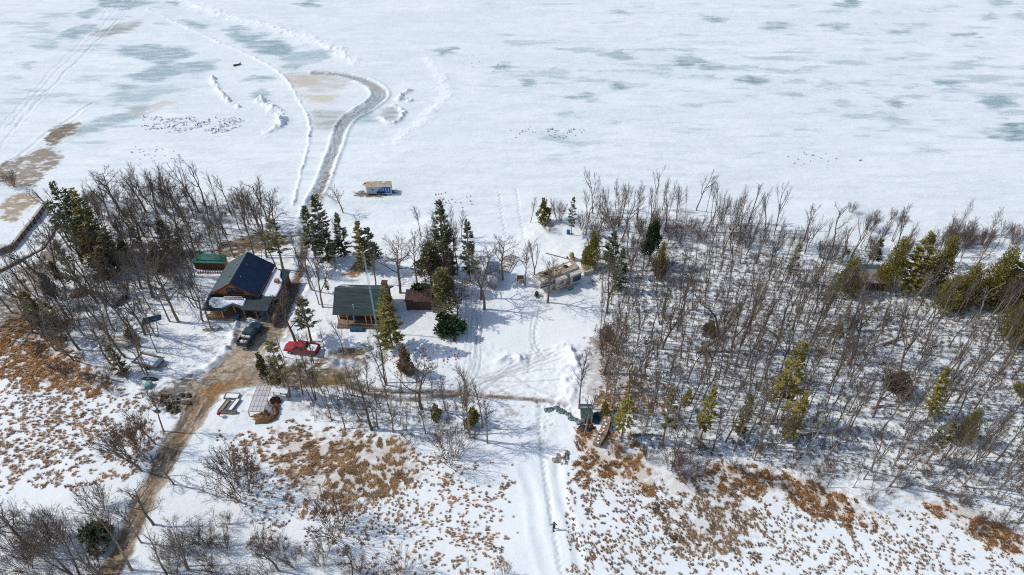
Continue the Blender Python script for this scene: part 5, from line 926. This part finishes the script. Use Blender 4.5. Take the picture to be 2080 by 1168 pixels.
NB = [ # proto, base, top, label
 (OAKS[0], 1021, 569, 478, 'oak with thick brown trunk beside the silver trailer'), (SLIMS[0], 1066, 580, 482, 'slender bare tree behind the bench'), (FORKS[0], 1086, 573, 484, 'bare tree touching the nose of the camper'), (OAKS[1], 1112, 614, 519, 'oak in front of the camper, its trunk crossing the camper side'),
 (OAKS[2], 977, 607, 505, 'left oak of the twin oaks beside the silver trailer'), (OAKS[3], 984, 629, 512, 'right and nearer oak of the twin oaks beside the silver trailer'), (SLIMS[1], 1078, 451, 392, 'fine pale bare tree alone at the lake shore'), (OAKS[1], 813, 595, 475, 'wide bare tree between the log cabin and the middle clump'), (SLIMS[2], 847, 577, 452, 'tall bare tree behind the brown shed'),
 (FORKS[1], 763, 580, 500, 'bare tree rising behind the roof of the log cabin'), (OAKS[2], 697, 430, 372, 'crooked small oak at the lake shore left of the fishing trailer'), (PALES[0], 681, 532, 473, 'pale crooked bare tree below the roadside spruces'), (MULTI[0], 785, 780, 662, 'triple-stemmed bare tree in front of the log cabin'), (OAKS[3], 856, 829, 706, 'dark wide oak standing beside the two-track trail'),
 (MULTI[1], 953, 886, 748, 'big forked bare tree below the snow clearing'), (SLIMS[3], 980, 869, 775, 'thin bare tree right of the big forked tree'), (SLIMS[4], 990, 900, 806, 'thin dark bare tree at the left edge of the footpath'), (SLIMS[5], 1176, 830, 711, 'bare tree right of the ploughed snow bank'), (SLIMS[6], 1188, 884, 770, 'thin bare trunk crossing the pale garden shed'),
 (BIRCH[0], 1229, 836, 712, 'pale-barked tree rising behind the log pile'), (BIRCH[1], 1243, 828, 700, 'second pale-barked tree behind the log pile'), (OAKS[0], 602, 700, 585, 'big bare oak leaning over the red pickup truck'), (MULTI[2], 641, 815, 706, 'bare tree below the road right of the scraggly olive pine'), (FORKS[2], 589, 806, 700, 'bare tree beside the greenhouse'),
 (SLIMS[0], 563, 548, 452, 'bare tree at the back right corner of the timber house'), (FORKS[3], 542, 523, 404, 'tall bare tree behind the timber house near the grass bank'), (SLIMS[1], 516, 520, 404, 'tall slim tree straight behind the roof peak'), (SLIMS[2], 477, 523, 425, 'bare tree behind the left roof slope'), (MULTI[0], 447, 540, 445, 'bare tree crossing the green-roofed shed'),
 (FORKS[0], 655, 624, 520, 'bare tree left of the log cabin roof'), (SLIMS[3], 648, 618, 540, 'thin tree next to the bare tree left of the log cabin'), (FORKS[1], 634, 588, 490, 'bare tree at the right verge of the upper road'), (SLIMS[4], 612, 560, 470, 'bare tree at the left verge of the upper road'),
 (OAKS[1], 363, 654, 540, 'tall bare tree in the open left yard'), (SLIMS[5], 345, 653, 545, 'slim tree beside the tall one in the left yard'), (FORKS[2], 294, 679, 560, 'bare tree beside the blue-black tarp heap'), (SLIMS[6], 262, 670, 560, 'left stem of a pair of trees in the left yard'), (SLIMS[0], 271, 671, 575, 'right stem of a pair of trees in the left yard'),
 (MULTI[1], 320, 682, 590, 'many-stemmed tree below the blue-black tarp heap'), (SLIMS[1], 319, 715, 630, 'slim tree above the utility trailer'), (MULTI[2], 296, 762, 660, 'cluster of stems at the left end of the utility trailer'), (FORKS[3], 412, 653, 550, 'bare tree left of the timber house porch'), (SLIMS[2], 428, 668, 570, 'bare tree beside the stone fire pit'),
 (OAKS[2], 310, 605, 480, 'tall bare oak behind the left yard'), (FORKS[0], 190, 593, 490, 'bare oak beside the round firewood heap'), (SLIMS[3], 180, 641, 560, 'thin tree below the round firewood heap'), (MULTI[0], 368, 585, 480, 'many-branched tree between left yard and green-roofed shed'),
 (OAKS[3], 54, 1103, 1010, 'thick bare tree in the lower left thicket'), (MULTI[1], 157, 1170, 1040, 'cluster of bare stems at the bottom left'), (SLIMS[4], 265, 1155, 1030, 'bare tree leaning over the lower dirt road'), (OAKS[0], 310, 1063, 985, 'bare tree at the right verge of the lower road'), (SLIMS[5], 285, 1099, 1010, 'thin tree at the lower road edge'),
 (SLIMS[6], 352, 982, 890, 'slim tree right of the middle stretch of dirt road'), (SLIMS[0], 331, 873, 775, 'slim tree left of the dirt road near the earth heap'), (SLIMS[1], 315, 900, 810, 'second slim tree left of the dirt road near the earth heap'), (FORKS[1], 287, 955, 860, 'bare tree in the brown shrubs left of the road'), (MULTI[2], 378, 1152, 1060, 'leaning bare stems right of the lower road'),
 (SLIMS[2], 339, 1172, 1080, 'slim tree at the bottom edge right of the road'), (FORKS[2], 214, 1172, 1070, 'bare tree at the bottom edge left of the road'), (FORKS[3], 716, 1172, 1105, 'small bare tree at the bottom edge in the mid marsh'), (FORKS[0], 566, 1158, 1080, 'bushy dark tree at the bottom edge'), (OAKS[1], 755, 872, 760, 'leaning bare tree below the two-track trail'), (SLIMS[3], 768, 870, 780, 'second leaning tree below the two-track trail'),
 (PALES[1], 1240, 800, 730, 'pale twiggy tree above the log pile'), (PALES[0], 1985, 650, 570, 'dead white-branched tree before the big olive cedars'), (PALES[1], 1850, 620, 550, 'pale dead branches below the tallest olive cedar'), (PALES[0], 130, 720, 640, 'pale twisted dead tree at the left shore bank'), (PALES[1], 1640, 925, 850, 'pale dead tree at the front of the east wood'),
 (OAKS[0], 1212, 500, 404, 'gnarled oak at the shore end of the east wood'), (FORKS[1], 1262, 490, 396, 'broad reddish-topped tree at the shore end of the east wood'), (FORKS[2], 1345, 710, 580, 'curving bare tree near the upper left of the leaning oak'), (OAKS[2], 1225, 760, 620, 'dark clustered tree at the right edge of the snow clearing'), (OAKS[3], 1722, 740, 610, 'thick brown-trunked tree in the central east wood'), (FORKS[3], 2030, 760, 640, 'forked tree near the right edge')]
for (pr, bx, by, ty, lb) in NB: T(pr, bx, by, ty, lb)
# the leaning oak, built along its own limbs
def leaning_oak():
    Yb = G(1417, 715)[1]; P = [np.array(Vp(px, py, Yb + dy)) for px, py, dy in ((1417, 714, 0), (1440, 700, .3), (1461, 687, .5))]; P2 = [P[-1]] + [np.array(Vp(px, py, Yb + dy)) for px, py, dy in ((1478, 668, .8), (1498, 640, 1), (1512, 615, 1.2), (1518, 590, 1.4))]; P3 = [P[-1]] + [np.array(Vp(px, py, Yb + dy)) for px, py, dy in ((1458, 668, .2), (1453, 642, 0), (1440, 628, 0), (1424, 618, -.3), (1412, 600, -.4))]
    o = P[0].copy(); o[2] = 0; R = np.random.default_rng(3); out = ([], []); 
    for L, r0, r1 in ((P, .34, .28), (P2, .22, .07), (P3, .20, .05)):
        a = np.array(L) - o; out[0].append((a, np.linspace(r0, r1, len(a)), 7))
    out[0][0][0][0, 2] = -.2
    for L in (P2, P3):
        a = np.array(L) - o
        for i in range(1, len(a)):
            for k in range(4): d = R.normal(0, 1, 3); d[2] = abs(d[2]) + .3; d /= np.linalg.norm(d); grow(R, a[i], d, R.uniform(1.6, 3.2), .06, 2, OAK, out)
    pr = tree_proto('leaning_oak', '', 'oak', out, M['bark2'], M['twig']); r = pr['root']; COL.objects.link(r); r.location = o; r['label'] = 'big oak leaning low to the right with two curving limbs'; r['category'] = 'oak'
    for c in pr['parts']: COL.objects.link(c); c.parent = r
leaning_oak()
# fallen logs
for i, (a, b, c_, d_, lb) in enumerate([(1790, 703, 1860, 680, 'long fallen trunk in the right part of the east wood'), (1280, 885, 1350, 888, 'straight fallen log right of the log pile'), (1360, 830, 1395, 875, 'fallen branch pointing down in the front east wood'), (1770, 830, 1830, 824, 'fallen log below the dead brown brush'), (1990, 908, 2030, 928, 'broken trunk piece near the right edge'), (1620, 885, 1700, 884, 'fallen pole left of the ragged conifer'), (90, 740, 250, 776, 'fallen trunk along the left shore bank'), (1410, 890, 1436, 917, 'broken log at the front edge of the east wood'), (1880, 990, 1950, 1010, 'fallen tangled trunk at the lower right wood edge'), (1535, 655, 1600, 700, 'fallen dark limb right of the leaning oak')]):
    A = Vector((*G(a, b), 0)); B = Vector((*G(c_, d_), 0)); L = (B - A).length; m = MB().tube((0, 0, .2), (L * .5, .1, .35), .17, .13, 7).tube((L * .5, .1, .35), (L, 0, .3), .13, .06, 7)
    rr = random.Random(i)
    for k in range(4): t = rr.uniform(.3, .9); m.tube((L * t, 0, .3), (L * t + rr.uniform(.2, .9), rr.uniform(-.9, .9), rr.uniform(.3, 1.0)), .05, .015, 4)
    thing('fallen_log', lb, 'log', (A.x, A.y, hz(A.x, A.y)), math.atan2(B.y - A.y, B.x - A.x), 'fallen logs in the woods', m.mesh('fallen_log', M['bark']))
# ------------------------------------------------------------------ fill the woods
KEEP = [(GL([(930, 600), (1215, 600), (1215, 800), (1150, 950), (1130, 1180), (1000, 1180), (1000, 900), (960, 800)]), .5), (GL([(420, 510), (600, 510), (600, 660), (420, 640)]), 0), (GL([(670, 575), (800, 575), (800, 700), (670, 700)]), 0), (GL([(1740, 545), (1800, 545), (1800, 592), (1740, 592)]), 0), (GL([(495, 785), (575, 785), (575, 860), (435, 860), (435, 800)]), 0), (GL([(1175, 815), (1240, 815), (1240, 905), (1175, 905)]), 0),
        (GL([(465, 650), (560, 650), (560, 720), (465, 720)]), 0), (GL([(960, 470), (1200, 480), (1215, 620), (960, 620)]), 0), (GL([(330, 670), (470, 665), (480, 760), (330, 775)]), 0)]
def free(x, y, md):
    X_, Y_ = np.array([x]), np.array([y])
    if sd_poly(X_, Y_, LANDP)[0] > .5: return False
    for P, e in KEEP:
        if sd_poly(X_, Y_, P)[0] < e: return False
    if sd_line(X_, Y_, ROAD)[0][0] < 2.4 or sd_line(X_, Y_, BR)[0][0] < 2.2: return False
    return all((x - a) ** 2 + (y - b) ** 2 > md * md for a, b in TAKEN)
def fill(poly, n, protos, hr, label, group, md=1.8, seed=0, wide=(.9, 1.2), shore=False, leanx=0.0):
    P = GL(poly); R = random.Random(seed); c = 0; tries = 0; lo = P.min(0); hi = P.max(0)
    while c < n and tries < n * 60:
        tries += 1; x = R.uniform(lo[0], hi[0]); y = R.uniform(lo[1], hi[1])
        if sd_poly(np.array([x]), np.array([y]), P)[0] > 0 or not (shore or free(x, y, md)): continue
        if shore and not all((x - a) ** 2 + (y - b) ** 2 > md * md for a, b in TAKEN): continue
        pr = protos[R.randrange(len(protos))]; place(pr, x, y, R.uniform(*hr), R.uniform(0, 6.28), label, group, (R.gauss(0, .03), R.gauss(leanx, .035)), R.uniform(*wide)); TAKEN.append((x, y)); c += 1
TW = SLIMS[:5] + FORKS + MULTI
EW = [([(1180, 420), (1420, 425), (1420, 600), (1200, 600)], 50, (6, 11), 'bare tree in the part of the east wood nearest the camper'), ([(1420, 425), (1700, 500), (1700, 620), (1420, 620)], 68, (7, 11), 'bare tree in the far middle of the east wood by the lake'), ([(1700, 490), (2080, 480), (2120, 640), (1700, 640)], 26, (8, 11), 'bare tree around the olive cedars and grey shed'),
      ([(1210, 600), (1460, 600), (1460, 780), (1200, 780)], 38, (8.5, 12.5), 'bare tree in the east wood beside the clearing'), ([(1460, 620), (1740, 620), (1740, 800), (1460, 800)], 58, (9, 13), 'bare tree in the centre of the east wood'), ([(1740, 640), (2140, 640), (2140, 830), (1740, 830)], 54, (9, 13), 'bare tree in the right part of the east wood'),
      ([(1240, 780), (1600, 800), (1600, 945), (1240, 915)], 38, (8, 12), 'bare tree near the front edge of the east wood'), ([(1600, 800), (2140, 830), (2140, 1090), (1850, 1000), (1600, 960)], 46, (9, 13), 'bare tree at the lower right of the east wood')]
for i, (poly, n, hr, lb) in enumerate(EW): fill(poly, n, TW, hr, lb, lb.replace('bare tree', 'bare trees'), 1.7, i + 1, (.5, .95), leanx=.05 if i in (5, 7) else .0)
SP = [([(1180, 440), (1700, 480), (2080, 520), (2140, 760), (1200, 760)], 120, 'thin leafless sapling in the far half of the east wood', 0), ([(1220, 700), (2140, 700), (2140, 1100), (1800, 1010), (1240, 910)], 105, 'thin leafless sapling in the near half of the east wood', 1), ([(60, 480), (400, 410), (560, 470), (480, 560), (400, 660), (150, 740)], 40, 'thin leafless sapling in the left wood', 2), ([(600, 810), (1010, 810), (1010, 930), (640, 860)], 32, 'thin leafless sapling below the two-track trail', 3)]
for poly, n, lb, s in SP: fill(poly, n, SAPS, (3, 7.5), lb, lb.replace('sapling', 'saplings'), .7, 40 + s)
fill([(120, 470), (330, 400), (540, 430), (600, 480), (430, 500), (420, 570), (160, 560)], 60, TW + OAKS[:2], (8, 11.5), 'bare tree in the upper left wood by the lake', 'bare trees in the upper left wood', 1.9, 60)
fill([(20, 640), (110, 500), (420, 540), (410, 620), (250, 740), (100, 740)], 48, TW + OAKS, (8, 11), 'bare tree in the lower left wood', 'bare trees in the lower left wood', 2.0, 61, leanx=-.08)
fill([(60, 480), (330, 420), (440, 470), (400, 560), (250, 620), (120, 740), (50, 680)], 34, BUSHES + [TWIGGY[1]], (2.5, 5), 'grey leafless brush under the trees of the left wood', 'brush in the left wood', 1.3, 73)
fill([(-120, 620), (60, 520), (100, 560), (20, 700), (-120, 760)], 10, TW, (8, 11), 'bare tree at the left edge of the left wood', 'bare trees at the left edge', 2, 66)
fill([(820, 470), (940, 480), (950, 660), (860, 640)], 20, SLIMS + TWIGGY, (7, 10), 'bare tree in the middle clump', 'bare trees in the middle clump', 1.3, 62)
fill([(560, 790), (1000, 800), (1000, 900), (700, 870)], 36, SLIMS + TWIGGY[:1], (5, 9), 'bare tree below the two-track trail', 'bare trees below the two-track trail', 1.6, 63)
fill([(600, 700), (720, 720), (640, 760), (540, 740)], 6, SLIMS + TWIGGY, (5, 8), 'bare tree between the road fork and the log cabin', 'bare trees at the road fork', 1.6, 64)
fill([(630, 480), (720, 500), (650, 600), (625, 590)], 8, SLIMS, (6, 9), 'bare tree along the right side of the upper road', 'bare trees along the upper road', 1.4, 65)
fill([(1170, 445), (1700, 500), (2030, 470), (2080, 500), (1700, 530), (1180, 470)], 60, BUSHES + [SAPS[0], SAPS[2]], (3, 5), 'reddish brush along the lake edge of the east wood', 'reddish brush along the lake edge', 1.0, 67, shore=True)
fill([(140, 420), (330, 390), (520, 425), (540, 450), (160, 450)], 26, BUSHES + [SAPS[1]], (2.5, 4.5), 'leafless shrub on the lake edge of the left wood', 'shrubs on the lake edge of the left wood', 1.0, 68, shore=True)
fill([(-60, 1020), (200, 1040), (200, 1250), (-60, 1250)], 44, BUSHES + SAPS[:3] + [SLIMS[2], SLIMS[5]], (2.6, 5.5), 'dark bare bush or young tree in the thicket left of the lower road', 'thicket left of the lower road', .9, 69, shore=True)
fill([(330, 1080), (460, 1060), (640, 1120), (1040, 1160), (1040, 1260), (300, 1260)], 84, BUSHES + SAPS, (2, 4.4), 'dark bare bush along the bottom edge between the roads', 'thicket along the bottom edge', .9, 70, shore=True)
fill([(1240, 880), (1900, 960), (2140, 1090), (2140, 1120), (1800, 1030), (1240, 930)], 26, BUSHES, (1.5, 3), 'leafless shrub along the front edge of the east wood', 'shrubs along the front of the east wood', 1.2, 71, shore=True)
fill([(60, 690), (330, 790), (320, 830), (60, 740)], 16, BUSHES, (1.5, 3), 'leafless shrub along the left shore bank', 'shrubs along the left shore bank', 1.2, 72, shore=True)

# ------------------------------------------------------------------ reeds, ferns and litter (nobody could count them)
def blades(N, cx, cy, ang, L, spread, lay, jit, w_, R):
    n = len(cx); ii = np.repeat(np.arange(n), N); m = len(ii)
    a = ang[ii] + R.normal(0, spread, m); r_ = jit[ii]; ox = R.normal(0, 1, m); oy = R.normal(0, .45, m); ca, sa = np.cos(ang[ii]), np.sin(ang[ii])
    bx = cx[ii] + (ox * ca - oy * sa) * r_; by = cy[ii] + (ox * sa + oy * ca) * r_; bz = hz_a(bx, by) - .03; l = L[ii] * R.uniform(.5, 1.2, m); el = R.uniform(lay[0], lay[1], m)
    dx, dy, dz = np.cos(a) * np.cos(el), np.sin(a) * np.cos(el), np.sin(el); px, py = -np.sin(a) * w_, np.cos(a) * w_
    p0 = np.stack([bx, by, bz], -1); p1 = p0 + np.stack([dx, dy, dz * 1.15], -1) * (l * .55)[:, None]; p2 = p1 + np.stack([dx, dy, dz * .35], -1) * (l * .5)[:, None]; s = np.stack([px, py, np.zeros(m)], -1)
    V = np.stack([p0 - s * .7, p0 + s * .7, p1 + s, p1 - s, p2 + s * .25, p2 - s * .25], 1).reshape(-1, 3); b = np.arange(m)[:, None] * 6
    tn = np.repeat((R.uniform(0, 1, n)[ii] * .6 + R.uniform(0, 1, m) * .4), 6)
    return V, np.concatenate([b + np.array([[0, 1, 2, 3]]), b + np.array([[3, 2, 4, 5]])]), tn
def stuff(name, label, cat, zones, N, size, m, seed, lay=(.2, 1.25), w_=.024, spread=.5, L=.6, flow=0.0, thr=.5, sc=1.6, st=1.0):
    R = np.random.default_rng(seed); cx, cy, sz = [], [], []
    for poly, dens, rel in zones:
        P = GL(poly); lo, hi = P.min(0), P.max(0); n = int((hi[0] - lo[0]) * (hi[1] - lo[1]) * dens); x = R.uniform(lo[0], hi[0], n); y = R.uniform(lo[1], hi[1], n)
        d = sd_poly(x, y, P) + (fbm(x / 4, y / 4, seed + 3, 3) - .5) * 6; nn = fbm(x / sc, y / (sc * st), seed + 5, 3); rd = sd_line(x, y, ROAD)[0]
        k = (d < 0) & (rd > 2.0) & (nn > thr - .12 * sstep(0, -6, d) + (fbm(x / 5.5, y / 4, seed + 31, 3) - .5) * .35); 
        k &= sd_poly(x, y, GL([(930, 600), (1215, 600), (1215, 800), (1140, 920), (1150, 1240), (1075, 1240), (1045, 930), (960, 850)])) > .3
        for Q, e in (KEEP[4],): k &= sd_poly(x, y, Q) > .0
        cx.append(x[k]); cy.append(y[k]); sz.append(np.full(k.sum(), rel))
    cx = np.concatenate(cx); cy = np.concatenate(cy); sz = np.concatenate(sz) * (.3 + R.gamma(2.0, .28, len(cx)).clip(0, 1.5))
    ang = flow + (fbm(cx / 9, cy / 9, seed + 9, 2) - .5) * 3.2; V, F, tn = blades(N, cx, cy, ang, L * (.6 + .4 * sz), spread, lay, size * sz, w_, R)
    me = mesh_np(name, V, F, m); a_ = me.attributes.new('tn', 'FLOAT', 'POINT'); a_.data.foreach_set('value', tn.astype(np.float32))
    o = bpy.data.objects.new(name, me); COL.objects.link(o); o['label'] = label; o['category'] = cat; o['kind'] = 'stuff'; print(name, len(cx), len(F))
stuff('marsh_reeds', 'scattered tan reed tufts in the snowy marsh left of the dirt road', 'reeds', [([(-80, 700), (60, 650), (130, 740), (320, 800), (340, 880), (290, 960), (150, 1000), (-80, 1000)], 9, .55)], 13, .17, M['reed'], 1, flow=.9, thr=.56, sc=.75, L=.5)
stuff('bank_reeds', 'dense ochre reeds along the left shore bank', 'reeds', [([(-20, 690), (60, 620), (110, 640), (150, 740), (230, 790), (200, 810), (80, 790), (0, 740)], 15, .65)], 14, .2, M['leaf'], 2, flow=.9, thr=.49, sc=.9, L=.5)
stuff('mid_reeds', 'brown matted reeds in the middle marsh below the greenhouse', 'reeds', [([(500, 870), (620, 850), (840, 890), (860, 960), (820, 1010), (700, 1030), (600, 1050), (560, 960), (440, 940)], 12, .65), ([(620, 880), (830, 880), (820, 990), (640, 1020)], 10, .65), ([(440, 870), (900, 900), (1060, 980), (1060, 1168), (880, 1168), (520, 1100), (440, 1000)], 5, .3), ([(880, 900), (1060, 940), (1075, 1168), (900, 1168)], 3, .25)], 13, .19, M['reed'], 3, flow=1.2, thr=.56, sc=.7, L=.5)
stuff('east_reeds', 'tan reed tufts in the marsh below the east wood', 'reeds', [([(1130, 960), (1400, 960), (1700, 1010), (2100, 1110), (2100, 1220), (1130, 1220)], 7, .4), ([(1330, 960), (1480, 940), (1560, 1080), (1540, 1140), (1380, 1120), (1300, 1020)], 9, .7)], 13, .17, M['reed2'], 4, flow=2.3, thr=.545, sc=.8, L=.5)
stuff('edge_reeds', 'thick orange-brown reeds along the front edge of the east wood', 'reeds', [([(1170, 870), (1240, 885), (1330, 930), (1330, 1010), (1270, 980), (1160, 960)], 13, .7), ([(1430, 935), (1560, 950), (1700, 990), (1800, 1040), (1780, 1080), (1640, 1030), (1450, 970)], 15, .7), ([(1840, 1000), (1960, 1020), (2120, 1095), (2120, 1150), (1980, 1080), (1850, 1020)], 15, .7), ([(1085, 1040), (1115, 1060), (1118, 1150), (1095, 1140)], 14, .6), ([(1185, 1100), (1225, 1100), (1225, 1145), (1190, 1150)], 12, .6)], 16, .2, M['leaf'], 5, flow=2.4, thr=.46, sc=.9, L=.55)
stuff('dead_ferns', 'orange dead ferns on the slope between clearing and east wood', 'ferns', [([(1175, 720), (1240, 660), (1270, 700), (1360, 790), (1330, 860), (1250, 860), (1150, 870)], 16, .4), ([(780, 700), (950, 680), (940, 740), (800, 760)], 3, .25)], 12, .18, M['leaf'], 6, flow=2.0, thr=.50, L=.4, sc=.8)
stuff('lake_weeds', 'dark weed stubble poking through the lake snow', 'weeds', [([(290, 232), (500, 235), (470, 275), (300, 262)], 3, .22), ([(1015, 255), (1200, 260), (1180, 278), (1020, 275)], .9, .3), ([(250, 300), (330, 295), (420, 320), (300, 335)], .35, .25), ([(1590, 300), (1760, 320), (1740, 350), (1600, 330)], .3, .25), ([(870, 385), (960, 400), (950, 420), (880, 405)], .8, .25), ([(900, 120), (1030, 130), (1000, 150)], .2, .2)], 8, .2, M['twig'], 7, flow=0, thr=.5, w_=.03, lay=(.6, 1.4))
stuff('forest_litter', 'brown twigs and stems poking through the snow on the wood floor', 'litter', [([(1190, 470), (1700, 530), (2140, 540), (2140, 1080), (1850, 990), (1240, 910)], 4.5, .32), ([(20, 640), (120, 480), (440, 440), (560, 470), (420, 560), (250, 740)], 2.0, .3), ([(560, 800), (1000, 800), (1000, 910), (680, 870)], 3, .3)], 9, .35, M['twig'], 8, thr=.44, w_=.018, spread=1.5, L=.7, lay=(.1, 1.3))
